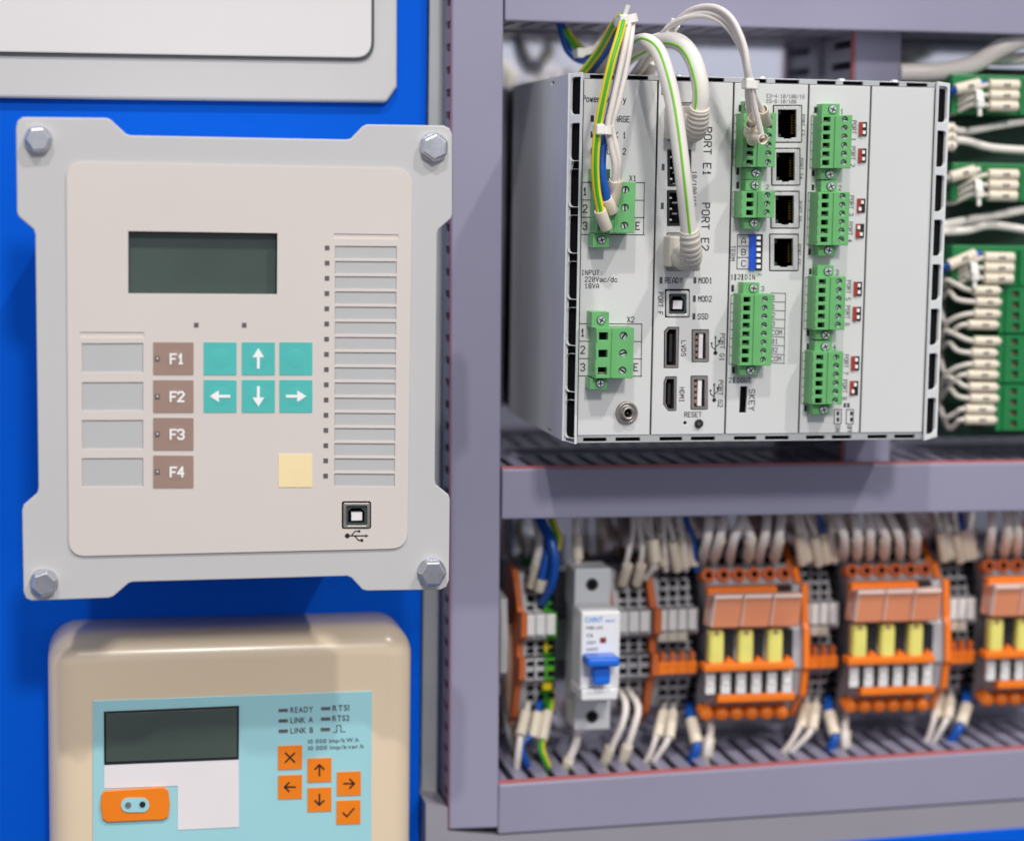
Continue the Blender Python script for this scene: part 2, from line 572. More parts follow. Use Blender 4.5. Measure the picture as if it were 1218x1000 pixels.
for s in slots:
    b = MB()
    (x0, y0), (x1, y1), (x2, y2), (x3, y3) = s
    b.pquad([(x0 - 2, y0 - 2), (x1 + 2, y1 - 2), (x2 + 2, y2 + 2), (x3 - 2, y3 + 2)], -0.00035, -0.0001, M_SLOTSHADE)  # darker backing paints the thin shadow line along the slot's top
    b.pquad([(x0 + .4, y0 + 0.9), (x1 - .4, y1 + 0.9), (x2 - .4, y2 + 1), (x3 + .4, y3 + 1)], -0.00055, -0.0003, M_SLOT)
    b.build('label_strip', t)
for q in (((395, 276), (476, 277), (476, 287), (395, 286)), ((93, 393), (174, 393), (174, 403.5), (93, 403.5))):
    b = MB()
    b.pquad(q, -0.0006, -0.0001, M_OVER)
    b.build('strip_opening', t)


def key(x0, y0, x1, y1, m, dome=True):
    b = MB()
    b.prism(rrq((x0, y0), (x1, y0 + .3), (x1, y1), (x0, y1), 1.0, 2), YO - 0.00025, YO + 0.0002, m)
    return b


for i, y0 in enumerate((407, 452, 496.8, 541.6)):
    b = key(182.2, y0, 230.2, y0 + 38.8, M_BROWN)
    c = un(209, y0 + 19.5, YO - 0.0002)
    r = 12 * pxm(209, y0, YO)
    b.lathe(c, [(r, 0), (r * .92, 0.00005), (r * .7, 0.00009), (0, 0.00012)], M_BROWN, 28)
    k = b.build('key', t)
    lab(k, 'brown function key marked F%d' % (i + 1))
    d = MB()
    d.print('F%d' % (i + 1), 202, y0 + 19.8, 17.5, 11.2, YO - 0.00030, M_WPRINT, sw=.20, fill=.78)
    d.build('lettering', k)
    d = MB()
    d.pquad([(184.6, y0 + 16.4), (190, y0 + 16.4), (190, y0 + 22), (184.6, y0 + 22)], YO - 0.0006, YO, M_LEDOFF)
    d.pquad([(186, y0 + 17.8), (188.6, y0 + 17.8), (188.6, y0 + 20.6), (186, y0 + 20.6)], YO - 0.0008, YO, M_SLOT)
    d.build('led', k)
ARR = {'u': [(0, -12.5), (7, -1.5), (1.7, -1.5), (1.7, 12), (-1.7, 12), (-1.7, -1.5), (-7, -1.5)]}


def arrow(cx, cy, d, s=1.0):
    pts = ARR['u']
    f = {'u': lambda x, y: (x, y), 'd': lambda x, y: (-x, -y), 'l': lambda x, y: (y, -x), 'r': lambda x, y: (-y, x)}[d]
    return [(cx + f(x * s, y * s)[0], cy + f(x * s, y * s)[1]) for x, y in pts]


for (x0, x1) in ((242.2, 281.4), (287.6, 327), (332.4, 371.6)):
    for (y0, y1) in ((407, 446), (451.8, 490.6)):
        b = key(x0, y0, x1, y1, M_TEAL)
        cx, cy = (x0 + x1) / 2, (y0 + y1) / 2
        c = un(cx, cy, YO - 0.0002)
        r = 12.5 * pxm(cx, cy, YO)
        b.lathe(c, [(r, 0), (r * .92, 0.00005), (r * .7, 0.00009), (0, 0.00012)], M_TEAL, 28)
        k = b.build('key', t)
        d = None
        if 280 < cx < 330:
            d = 'u' if y0 < 450 else 'd'
        elif y0 > 450:
            d = 'l' if cx < 280 else 'r'
        if d:
            s = MB()
            s.poly(arrow(cx, cy, d), YO - 0.00035, M_WPRINT)
            s.build('arrow', k)
            lab(k, 'turquoise key with white %s arrow' % {'u': 'up', 'd': 'down', 'l': 'left', 'r': 'right'}[d])
b = key(331.5, 540, 371.3, 579.3, M_YEL)
c = un(351.4, 559.6, YO - 0.0002)
b.lathe(c, [(13 * 0.00034, 0), (11 * 0.00034, 0.00003), (8 * 0.00034, 0.00005), (0, 0.00007)], M_YEL, 28)
lab(b.build('key', t), 'pale yellow blank key')
for i in range(16):
    b = MB()
    x, y = 389.3 - 0.13 * i, 294.8 + 18.07 * i
    b.pquad([(x - 2.7, y - 2.7), (x + 2.7, y - 2.7), (x + 2.7, y + 2.7), (x - 2.7, y + 2.7)], YO - 0.0002, YO + 0.0002, M_LEDOFF)
    b.build('led', t)
for x, y in ((233.5, 386.5), (290.5, 386.7)):
    b = MB()
    b.pquad([(x - 2.7, y - 2.7), (x + 2.7, y - 2.7), (x + 2.7, y + 2.7), (x - 2.7, y + 2.7)], YO - 0.0002, YO + 0.0002, M_LEDOFF)
    b.build('led', t)


def usb_b(parent, a, b_, c, d, Yp, name='usb_socket', shell=M_DSTEEL):
    """square USB socket: metal shell ring, dark insert with a chamfered opening, pale tongue"""
    m = MB()
    w, h = c - a, d - b_
    m.pbox(a - 1, b_ - 1, c + 1, d + 1, Yp + 0.0090, Yp + 0.0094, M_DARK)
    cut_sheet(m, xz(rr(a + .05 * w, b_ + .06 * h, c - .04 * w, d - .04 * h, 2, 3), Yp), [xz(rr(a + .15 * w, b_ + .16 * h, c - .14 * w, d - .13 * h, 1.5, 2), Yp)], Yp - 0.0004, Yp + 0.008, shell, rim=.0002)
    o = m.build(name, parent)
    m = MB()
    D = [(a + .34 * w, b_ + .25 * h), (a + .66 * w, b_ + .25 * h), (a + .78 * w, b_ + .38 * h), (a + .78 * w, d - .22 * h), (a + .22 * w, d - .22 * h), (a + .22 * w, b_ + .38 * h)]
    cut_sheet(m, xz([(a + .14 * w, b_ + .15 * h), (c - .13 * w, b_ + .15 * h), (c - .13 * w, d - .12 * h), (a + .14 * w, d - .12 * h)], Yp), [xz(D, Yp)], Yp + .0006, Yp + .0075, M_PCBG)
    m.build('insert', o)
    m = MB()
    m.pbox(a + .33 * w, b_ + .40 * h, a + .69 * w, d - .31 * h, Yp + 0.0009, Yp + 0.0088, M_WLAB)
    m.build('tongue', o)
    return o


o = usb_b(t, 406.5, 596, 441.5, 629, YO)
b = MB()
b.pbox(405, 594, 443, 631, .0039, .0044, M_DARK)
b.build('socket_back', o)


def usb_sign(mb, cx, cy, L, Y, m, rot=0):
    """trident mark; rot 0 lies along x with its arrow to the right, rot 1 points up"""
    def f(x, y):
        x, y = x * L, y * L
        return (cx + x, cy + y) if rot == 0 else (cx + y, cy - x)
    mb.line([f(-.4, 0), f(.42, 0)], L * .055, Y, m)
    mb.poly([f(.52, 0), f(.38, -.07), f(.38, .07)], Y, m)
    mb.poly([f(-.42 + .11 * math.cos(a * .524), .11 * math.sin(a * .524)) for a in range(12)], Y, m)
    mb.line([f(-.25, 0), f(-.08, -.2), f(.08, -.2)], L * .05, Y, m)
    mb.poly([f(.1 + .06 * math.cos(a * .785), -.2 + .06 * math.sin(a * .785)) for a in range(8)], Y, m)
    mb.line([f(-.1, 0), f(.07, .2), f(.2, .2)], L * .05, Y, m)
    mb.poly([f(.16, .14), f(.28, .14), f(.28, .26), f(.16, .26)], Y, m)


b = MB()
usb_sign(b, 424.5, 637, 27, YO, M_KPRINT)
b.build('usb_symbol', t)
for i, (x, y, ro) in enumerate(((45.5, 164, .1), (515.5, 173.2, .45), (52.3, 690.3, .3), (513, 677.8, .0))):
    b = MB()
    r = 16.6 * pxm(x, y, 0)
    c = un(x, y + 2, 0)
    b.lathe(c, [(r * 1.04, 0), (r * 1.04, 0.0006), (r * 1.0, 0.0008)], M_BOLT, 28)
    wsh = b.build('bolt', t)
    b = MB()
    b.lathe(Vector((c.x, -0.0008, c.z)), [(r * 1.0, 0), (r * 1.0, 0.0031), (r * .86, 0.0040)], M_BOLT, 6, rot=ro, smooth=False)
    b.build('hex_head', wsh, bevel=0.0003)

# ------------------------------------------------------------------ meter with turquoise face
YM = 0.053
t = thing('energy_meter', 'cream rounded meter with turquoise face and orange keys below the keypad panel', 'meter', un(275, 1010, YBD))
bm = bmesh.new()
pL, pR, pT, pBt = un(57, 850, YM).x, un(492.5, 850, YM).x, un(275, 752, YM).z, un(275, 752, YM).z - 0.22
bmesh.ops.create_cube(bm, size=1)
for v in bm.verts:
    v.co = Vector((pL + (v.co.x + .5) * (pR - pL), YM + (v.co.y + .5) * (YBD - 0.0005 - YM), pBt + (v.co.z + .5) * (pT - pBt)))
edges_y = [e for e in bm.edges if abs((e.verts[0].co - e.verts[1].co).normalized().y) > .9]
bmesh.ops.bevel(bm, geom=edges_y, offset=0.0135, segments=10, affect='EDGES', profile=0.5)
ed = [e for e in bm.edges if all(abs(v.co.y - YM) < 1e-6 for v in e.verts)]
bmesh.ops.bevel(bm, geom=ed, offset=0.012, segments=8, affect='EDGES', profile=0.5)
me = bpy.data.meshes.new('housing')
for v in bm.verts:
    v.co -= t.location
bm.to_mesh(me)
bm.free()
me.materials.append(M_CREAM)
me.polygons.foreach_set('use_smooth', [True] * len(me.polygons))
hs = bpy.data.objects.new('housing', me)
COL.objects.link(hs)
hs.parent = t
YT = YM - 0.0006
b = MB()
b.prism([(110.5, 833), (442.5, 821.5), (441.5, 1010), (110.5, 1020)], YT, YM + 0.001, M_TURQ)
b.prism([(110.5, 1019.9), (441.5, 1009.9), (441.5, 1200), (110.5, 1200)], YT, YM + 0.001, M_TURQ)
b.build('overlay', t, bevel=0.0002)
b = MB()
b.pquad([(123.5, 846), (284.5, 839), (284, 902.5), (124, 909)], YT - 0.0006, YT, M_LCDRIM)
b.pquad([(126, 848.5), (282, 841.8), (282, 900), (126, 906)], YT - 0.0009, YT, M_LCD)
b.build('display', t, bevel=0.0001)
b = MB()
b.prism([(124, 909.6), (284, 903.2), (284.3, 983), (211.5, 986.5), (211.5, 934), (124, 937)], YT - 0.0003, YT, M_WLAB)
b.build('white_label', t)
b = MB()
b.prism(rr(119.5, 936, 202, 977, 4, 3)[:0] + [(125, 940), (193, 935.6), (200, 939), (202.2, 955), (200.5, 971), (195, 974.5), (128, 977.5), (122, 974), (119.6, 958), (121, 944)], YT - 0.0014, YT, M_ORKEY)
op = b.build('optical_port', t, bevel=0.0004)
b = MB()
b.prism(rr(144, 948.5, 177.5, 965.5, 8.2, 5), YT - 0.0019, YT - 0.001, M_TURQ)
b.cyl(152.5, 957, 3.6, YT - 0.0024, YT - 0.0015, M_DSTEEL, 14)
b.cyl(169.5, 956.3, 3.6, YT - 0.0024, YT - 0.0015, M_BLACK, 14)
b.build('window', op)
MK = [(345, 900.5, 'x'), (345, 935.5, 'l'), (380, 915.5, 'u'), (380, 950.5, 'd'), (415, 931.5, 'r'), (414.5, 965.5, 'v')]
for x, y, s in MK:
    b = MB()
    q = 14.3
    b.prism([(x - q, y - q + .5), (x + q, y - q - .5), (x + q, y + q - .5), (x - q, y + q + .5)], YT - 0.0004, YT, M_ORKEY)
    k = b.build('key', t, bevel=0.0001)
    d = MB()
    Yk = YT - 0.00045
    if s == 'x':
        d.line([(x - 5.5, y - 5.5), (x + 5.5, y + 5.5)], 2, Yk, M_KPRINT)
        d.line([(x - 5.5, y + 5.5), (x + 5.5, y - 5.5)], 2, Yk - .00002, M_KPRINT)
    elif s == 'v':
        d.line([(x - 6.5, y + .5), (x - 2, y + 5), (x + 6.5, y - 4.5)], 2, Yk, M_KPRINT)
    else:
        vx, vy = {'u': (0, -1), 'd': (0, 1), 'l': (-1, 0), 'r': (1, 0)}[s]
        d.line([(x - vx * 6.5, y - vy * 6.5), (x + vx * 6, y + vy * 6)], 2, Yk, M_KPRINT)
        d.line([(x + vx * 1 - vy * 5.4, y + vy * 1 - vx * 5.4), (x + vx * 6.5, y + vy * 6.5), (x + vx * 1 + vy * 5.4, y + vy * 1 + vx * 5.4)], 2, Yk - .00002, M_KPRINT)
    d.build('symbol', k)
    lab(k, 'orange key with black %s' % {'x': 'cross', 'v': 'tick', 'u': 'up arrow', 'd': 'down arrow', 'l': 'left arrow', 'r': 'right arrow'}[s])
for x, y in ((337, 844.5), (337, 856.8), (337, 869), (387.5, 842.3), (387.5, 854.6), (387, 867)):
    b = MB()
    b.pquad([(x - 5.5, y - 1.6), (x + 5.5, y - 1.9), (x + 5.5, y + 1.6), (x - 5.5, y + 1.9)], YT - 0.0004, YT, M_LEDOFF)
    b.build('led', t)
b = MB()
for s, x, y, w in (('READY', 345, 844, 28), ('LINK A', 345, 856.3, 28), ('LINK B', 345, 868.6, 28), ('RTS1', 395, 841.8, 21), ('RTS2', 395, 854, 21)):
    b.text(s, x, y, w, 6.8, YT, M_GPRINT, mono=False)
b.text('10 000 imp/kW·h'.replace('·', '.'), 366, 881.5, 61, 4.8, YT, M_GPRINT, mono=False)
b.text('10 000 imp/kvar·h'.replace('·', '.'), 366, 889.5, 67, 4.8, YT, M_GPRINT, mono=False)
b.line([(396, 870.5), (400.5, 870.4), (400.5, 862.5), (405.5, 862.3), (405.5, 870), (411, 869.8)], 1.1, YT, M_GPRINT)
b.build('lettering', t)

# ------------------------------------------------------------------ slotted wiring ducts
YD, YDB = 0.075, 0.1495


def duct(name, label, TL, TR, BR, BL, Y0=YD, axis='h', red=True, pitch=0.0100, gap=0.0037, full=True, group='slotted wiring ducts'):
    A = [un(p[0], p[1], Y0) for p in (TL, TR, BR, BL)]
    mid = (A[2] + A[3]) / 2 if axis == 'h' else A[3]
    r = thing(name, label, 'wiring duct', Vector((mid.x, YDB, mid.z)), group)
    bk = lambda p, y: Vector((p.x, y, p.z))
    b = MB()
    b.hexa([bk(p, Y0) for p in A] + [bk(p, Y0 + (0.006 if full else 0.0034)) for p in A], M_DUCT)
    b.build('lid', r, bevel=0.0008)
    b = MB()
    # the two slotted side walls: fingers rising from a solid strip at the back
    pairs = ((A[0], A[1]), (A[3], A[2])) if axis == 'h' else ((A[0], A[3]), (A[1], A[2]))
    th = 0.0016
    for k, (p, q) in enumerate(pairs):
        d = (q - p)
        L = d.length
        d.normalize()
        inw = Vector((0, 0, -1 if k == 0 else 1)) if axis == 'h' else Vector((1 if k == 0 else -1, 0, 0))
        p0 = p + inw * (0.0012 if full else 0.0002)
        n = int(L / pitch)
        for i in range(n + 1):
            a, e = p0 + d * (i * pitch), p0 + d * min(L, i * pitch + pitch - gap)
            if (e - a).length < 1e-4:
                continue
            yb = (YDB - 0.016) if full else (Y0 + 0.016)
            yf = Y0 + (0.006 if full else 0.0034)
            b.hexa([bk(a, yf), bk(e, yf), bk(e, yb), bk(a, yb)] + [bk(a + inw * th, yf), bk(e + inw * th, yf), bk(e + inw * th, yb), bk(a + inw * th, yb)], M_DUCT)
        a, e = p0, p0 + d * L
        ys_ = (YDB - 0.016) if full else (Y0 + 0.016)
        b.hexa([bk(a, ys_), bk(e, ys_), bk(e, YDB), bk(a, YDB)] + [bk(a + inw * th, ys_), bk(e + inw * th, ys_), bk(e + inw * th, YDB), bk(a + inw * th, YDB)], M_DUCT)
    b.hexa([bk(p, YDB - 0.002) for p in A] + [bk(p, YDB) for p in A], M_DUCT)
    b.build('slotted_trough', r)
    if red:
        p, q = pairs[0]
        inw = Vector((0, 0, -1)) if axis == 'h' else Vector((1, 0, 0))
        b = MB()
        y0, y1 = Y0 + 0.0012, Y0 + (0.0045 if full else 0.0032)
        o = -inw * (0.0009 if full else 0.0003)
        b.hexa([bk(p + o, y0), bk(q + o, y0), bk(q + o, y1), bk(p + o, y1)] + [bk(p + inw * 0.0005, y0), bk(q + inw * 0.0005, y0), bk(q + inw * 0.0005, y1), bk(p + inw * 0.0005, y1)], M_RED)
        b.build('edge_strip', r)
    return r


duct('wiring_duct', 'upright lavender duct between the blue board and the cabinet shelves', (538.5, -160), (600, -160), (592.5, 984), (534.5, 986), axis='v', full=False, gap=0.0036)
duct('wiring_duct', 'topmost horizontal lavender duct above the white controller', (601, -95), (1330, -75), (1330, 44.5), (600.5, 25), red=True)
duct('wiring_duct', 'middle horizontal lavender duct between the white controller and the orange relay row', (597.5, 558), (1330, 548.5), (1330, 606), (597, 617.5))
duct('wiring_duct', 'lowest horizontal lavender duct under the orange relay row', (593.5, 933), (1330, 883.5), (1330, 943), (592.5, 992))
r = duct('wiring_duct', 'short upright lavender duct half hidden behind the white controller', (1019, 30), (1073, 32), (1058, 556), (1004, 556), Y0=0.098, axis='v', red=True)

# galvanised strip beside the upright duct
b = MB()
b.pbox(506.5, -160, 525.5, 960, .1000, .1020, M_GALV)
tag(b.build('mounting_strip', None, bevel=.0003, base=un(517, 955, .1020)), 'narrow galvanised strip between the blue board and the upright duct', 'metal strip')

# grey plinth under the cabinet, blue board below it
sl = thing('cabinet_plinth', 'grey plinth with blue lower board running under the lowest duct', 'plinth', un(900, 1000, .079))
b = MB()
b.prism([(506.5, 955), (532.5, 960), (532.5, 987.5), (592, 993.2), (1330, 944.4), (1330, 975.5), (1000, 1000), (800, 1014), (506.5, 1036)], .0753, YB - .0005, M_SILL)
b.build('plinth_face', sl)
b = MB()
b.prism([(506.5, 1036.4), (800, 1014.4), (1000, 1000.4), (1330, 975.9), (1330, 1300), (506.5, 1300)], .0745, YB - .0005, M_BLUE)
b.build('front_board', sl, bevel=.0008)

# ------------------------------------------------------------------ white controller
YW, YP = 0.0195, 0.021
ctl = thing('modular_controller', 'white modular controller with green terminal plugs and network sockets in metal case', 'controller', un(900, 526, 0.08))
xL0, zT, zB = un(689, 300, YW).x, un(690, 86, YW).z, un(684, 528, YW).z
xR = un(1107.5, 300, YW).x
z_at = lambda py: un(684, py, YW).z


def flange(xf, dx, dy, name, ybk=0.139):
    """slanted slotted flange from (xf, YW) back to (xf+dx, YW+dy), then the side wall running back"""
    A, D = Vector((xf, YW, 0)), Vector((dx, dy, 0))
    L = D.length
    D.normalize()
    N = Vector((D.y, -D.x, 0)) if dx > 0 else Vector((-D.y, D.x, 0))
    b = MB()
    holes = []
    for i in range(8):
        za, zb = z_at(91.5 + 55.0 * i), z_at(136.0 + 55.0 * i)
        holes.append([(L * .07 + (px_ * L * .86), zb + pz * (za - zb)) for px_, pz in ((.0, .0), (.7, .0), (.93, .04), (1, .12), (1, .88), (.93, .96), (.7, 1), (0, 1))])
    t0 = MB()
    cut_sheet(t0, [(0, zB), (L, zB + .0008), (L, zT - .0004), (0, zT)], holes, -0.0007, 0.0007, M_CASE, rim=0.0002)
    vs = [A + D * p[0] + N * (-p[1]) + Vector((0, 0, p[2])) for p in t0.v]
    b.add(vs, t0.f, M_CASE)
    x1, y1 = xf + dx, YW + dy
    sg = 1 if dx > 0 else -1
    cut_sheet(b, [(y1, zB + .0008), (y1, zT - .0004), (0.05, zT - .0008), (ybk, zT - .0008), (ybk, zB + .0008)], [[(0.052, zT - .0022), (0.060, zT - .0022), (0.060, zT - .0034), (.056, zT - .0040), (0.052, zT - .0034)], [(0.046, zB + .0022), (0.056, zB + .0022), (0.056, zB + .0030), (0.046, zB + .0030)]],
              min(x1, x1 + sg * .0012), max(x1, x1 + sg * .0012), M_CASE, rim=.0002, swap=True)
    o = b.build(name, ctl)
    b = MB()      # dark sheet stands in for the unlit interior behind the slots
    p, q = A + D * (L * .02) - N * .0012, A + D * (L * .98) - N * .0012
    b.add([(p.x, p.y, zB + .003), (q.x, q.y, zB + .003), (q.x, q.y, zT - .003), (p.x, p.y, zT - .003)], [(0, 1, 2, 3)], M_DARK)
    b.build('dark_backing', o)
    return o


flange(xL0, -0.0036, 0.0055, 'side_wall')
flange(xR, 0.0070, 0.0050, 'side_wall')
xR += 0.0003
b = MB()
b.box(xL0 + 0.0008, xR - 0.0003, YP + 0.022, 0.138, zB + 0.004, zT - 0.004, M_BLACK)
b.build('chassis', ctl)


def lip(name, zc0, zc1, up):
    b = MB()
    outer = [(xL0 + 0.0002, zc0), (xR - 0.0002, zc0), (xR - 0.0002, zc1), (xL0 + 0.0002, zc1)]
    holes = []
    zn0, zn1 = (zc1 - 0.0021, zc1 - 0.0005) if up else (zc0 + 0.0005, zc0 + 0.0022)
    for a, c in MODX:
        w = c - a
        for f0, f1 in ((.12, .43), (.55, .88)):
            holes.append([(a + f0 * w, zn0), (a + f1 * w, zn0), (a + f1 * w, zn1), (a + f0 * w, zn1)])
    cut_sheet(b, outer, holes, YP + 0.0005, YP + 0.0025, M_GALV, rim=0.0001)
    b.box(xL0 + 0.0006, xR - 0.0008, YP + 0.0026, YP + 0.0029, zc0 + 0.0004, zc1 - 0.0004, M_DARK)
    return b.build(name, ctl)


X300 = lambda px: un(px, 310, YP).x
edges = [686, 778.3, 867.7, 956.2, 1029.6, 1106]
MODX = [(X300(edges[i]) + 0.0004, X300(edges[i + 1]) - 0.0004) for i in range(5)]
zPT, zPB = un(782, 96.5, YP).z, un(773, 517, YP).z
lip('top_rail', zPT + 0.0002, zT - 0.0004, True)
lip('bottom_rail', zB + 0.0002, zPB - 0.0002, False)
for x, y in ((808, 89), (1003, 84), (908, 86), (1066, 90)):
    b = MB()
    c = un(x, y + 2.5, YP + .006)
    b.lathe(Vector((c.x, YP + .008, zT - 0.0006)), [(0.0022, 0), (0.0022, 0.0006), (0.0012, 0.0013)], M_STEEL, 14, axis=Vector((0, 0, 1)))
    b.build('screw', ctl)
b = MB()
b.box(xL0 + 0.0002, xR - 0.0002, YP + 0.003, 0.138, zT - 0.0016, zT - 0.0004, M_GALV)
b.build('top_cover', ctl)
b = MB()
b.box(xL0 + 0.0002, xR - 0.0002, YP + 0.003, 0.138, zB + 0.0004, zB + 0.0016, M_GALV)
b.build('bottom_cover', ctl)

RJ = [(920, 126, 953, 169.5), (918, 177, 951, 220.5), (917, 228, 950, 271.5), (915.5, 279, 949, 322)]
SFP = [(794, 178, 822, 222), (793.5, 226.5, 820, 269)]
EJ = [(795, 122, 831, 168), (793, 277, 832, 322)]
USBA = [(822.8, 392, 843.3, 431), (821.5, 447, 842, 487.5)]
H_B = (791, 344, 820.5, 378)
H_DP = [(794.5, 389), (807.8, 389), (807, 438), (789.5, 438), (790, 394)]
H_HD = [(792, 448), (805, 448), (804.5, 489), (795, 489), (789, 481), (789.5, 454)]
panel_holes = [[], [], [], [], []]
panel_holes[0] = [circ(745, 490.5, 7)]
panel_holes[1] = [rr(*q, 1.2, 2) for q in RJ[:0] + SFP + EJ + USBA] + [rr(*H_B, 1.2, 2), H_DP, H_HD, circ(815, 503, 2), circ(831.5, 504, 5.2)]
panel_holes[2] = [rr(q[0] - .6, q[1] - .8, q[2] + 1.2, q[3] + .8, 1.2, 2) for q in RJ] + [[(880.8, 459.5), (889.2, 459.5), (887.4, 491), (879.4, 491)]]
panels = []
for i, (a, c) in enumerate(MODX):
    b = MB()
    cut_sheet(b, [(a, zPB), (c, zPB), (c, zPT), (a, zPT)], [xz(h, YP) for h in panel_holes[i]], YP, YP + 0.0016, M_PANEL, rim=0.00025)
    # folded edges of the module front
    b.box(a + .0003, a + 0.0012, YP + 0.0017, YP + 0.0058, zPB + .0003, zPT - .0003, M_GALV)
    b.box(c - 0.0012, c - .0003, YP + 0.0017, YP + 0.0058, zPB + .0003, zPT - .0003, M_GALV)
    panels.append(b.build('module_front', ctl))
lab(panels[4], 'blank module front without sockets')
lab(panels[0], 'power supply module front')


def plug(px0, py0, px1, py1, n, hx0, hx1, sx, sr, ptop, pstep, tabs, hh=6.0, Yf=0.0105, split=None, metal=True, hw=None):
    """green screw terminal plug: front sheet with real wire openings, screw wells, flange tabs"""
    b = MB()
    fx0 = 100 + (px0 - 100) * (1 + (YP - Yf) / 0.90)       # the front edge stands nearer than the foot measured on the panel
    zc = (py0 + py1) / 2
    hol = []
    ys = [ptop + i * pstep for i in range(n)]
    lean = lambda y: -(y - zc) * 0.0315
    for y in ys:
        L = lean(y)
        hol.append([(hx0 + L, y - hh / 2), (hx1 + L, y - hh / 2), (hx1 + L, y + hh / 2), (hx0 + L, y + hh / 2)])
        hol.append(circ(sx + L, y - 0.3, sr, 14))
    tl = [(fx0 + lean(py0), py0), (px1 + lean(py0), py0), (px1 + lean(py1), py1), (fx0 + lean(py1), py1)]
    cut_sheet(b, xz(tl, Yf), [xz(h, Yf) for h in hol], Yf, Yf + 0.0042, M_GREEN, rim=0.0002)
    Fp = [un(x, y, Yf) for x, y in tl]
    b.hexa([Vector((p.x, Yf + .00425, p.z)) for p in Fp] + [Vector((p.x, YP - .0001, p.z)) for p in Fp], M_GREEN)
    # raised rib between openings and screws
    sp = split or (hx1 + 6)
    for y0, y1 in ((py0 + 0.5, py1 - 0.5),):
        b.pquad([(sp - 1.5 + lean(y0), y0), (sp + 1.2 + lean(y0), y0), (sp + 1.2 + lean(y1), y1), (sp - 1.5 + lean(y1), y1)], Yf - 0.0007, Yf + 0.0005, M_GREEN)
    # notches down the left cheek
    for y in ys:
        b.pquad([(fx0 + lean(y) + .5, y - pstep * .28), (fx0 + lean(y) + 1.8, y - pstep * .28), (fx0 + lean(y) + 1.8, y + pstep * .28), (fx0 + lean(y) + .5, y + pstep * .28)], Yf - 0.0006, Yf + 0.0004, M_GREEN)
    for (tx0, ty0, tx1, ty1, sxx, syy) in tabs:
        b.pquad([(tx0 + 4, ty0), (tx1, ty0 + .3), (tx1 - .3, ty1), (tx0 + 3.6, ty1)], Yf + 0.0036, YP - 0.0001, M_GREEN)
    o = b.build('terminal_plug', ctl, bevel=0.00012, segs=1)
    d = MB()
    for y in ys:
        L = lean(y)
        d.pquad([(hx0 + L - .4, y - hh / 2), (hx1 + L + .4, y - hh / 2), (hx1 + L + .4, y + hh / 2), (hx0 + L - .4, y + hh / 2)], Yf + 0.0040, Yf + 0.0044, M_DARK)
        d.poly(circ(sx + L, y - .3, sr * 1.02, 12), Yf + 0.0043, M_DARK)
        if metal:
            d.pquad([(hx0 + L + .6, y + hh * .12), (hx1 + L - 1.2, y + hh * .12), (hx1 + L - 1.2, y + hh / 2), (hx0 + L + .6, y + hh / 2)], Yf + 0.0028, Yf + 0.0039, M_DSTEEL if random.random() < .3 else M_DARK)
    d.build('wire_opening', o)
    k = pxm(sx, zc, Yf)
    for y in ys:
        s = MB()
        c = un(sx + lean(y), y - .3, Yf + .0012)
        rad = sr * k * .86
        s.lathe(Vector((c.x, Yf + 0.0041, c.z)), [(rad, 0), (rad, 0.0023), (rad * .85, 0.0026)], M_STEEL, 14)
        an = random.uniform(0, math.pi)
        dx = Vector((math.cos(an), 0, math.sin(an))) * rad * .85
        dz = Vector((-math.sin(an), 0, math.cos(an))) * rad * .2
        yy = Vector((0, -0.0027 + 0.0041 + Yf, 0))
        c0 = Vector((c.x, 0, c.z)) + yy
        s.add([c0 - dx - dz, c0 + dx - dz, c0 + dx + dz, c0 - dx + dz], [(0, 1, 2, 3)], M_DARK)
        s.build('screw', o)
    for (tx0, ty0, tx1, ty1, sxx, syy) in tabs:
        s = MB()
        rad = 4.6 * k
        c = un(sxx, syy, Yf + 0.0036)
        s.poly(circ(sxx, syy, 5.4, 16), Yf + 0.0036, M_DARK)
        s.lathe(Vector((c.x, Yf + 0.0037, c.z)), [(rad, 0), (rad, 0.0006), (rad * .8, 0.0009)], M_STEEL, 16)
        for an in (random.uniform(0, 1.5),):
            for q in (0, math.pi / 2):
                dx = Vector((math.cos(an + q), 0, math.sin(an + q))) * rad * .75
                dz = Vector((-math.sin(an + q), 0, math.cos(an + q))) * rad * .14
                c0 = Vector((c.x, Yf + 0.0037 - 0.00092 - q * .00001, c.z))
                s.add([c0 - dx - dz, c0 + dx - dz, c0 + dx + dz, c0 - dx + dz], [(0, 1, 2, 3)], M_DARK)
        s.build('screw', o)
    return o


# power module plugs
plug(702, 216.5, 755.5, 277.5, 3, 713, 723.5, 743.5, 4.6, 226.5, 21.2, [(701.5, 277.8, 725, 294.5, 715.5, 285.5), (702, 201, 726, 216, 716, 209)], hh=9, Yf=0.0085, split=733)
plug(700, 390, 753.5, 450, 3, 712, 722.5, 741.2, 4.8, 400, 20.7, [(700, 371, 724.5, 389.8, 715, 381), (698, 450.2, 722.5, 463, 714, 456)], hh=9, Yf=0.0085, split=729)
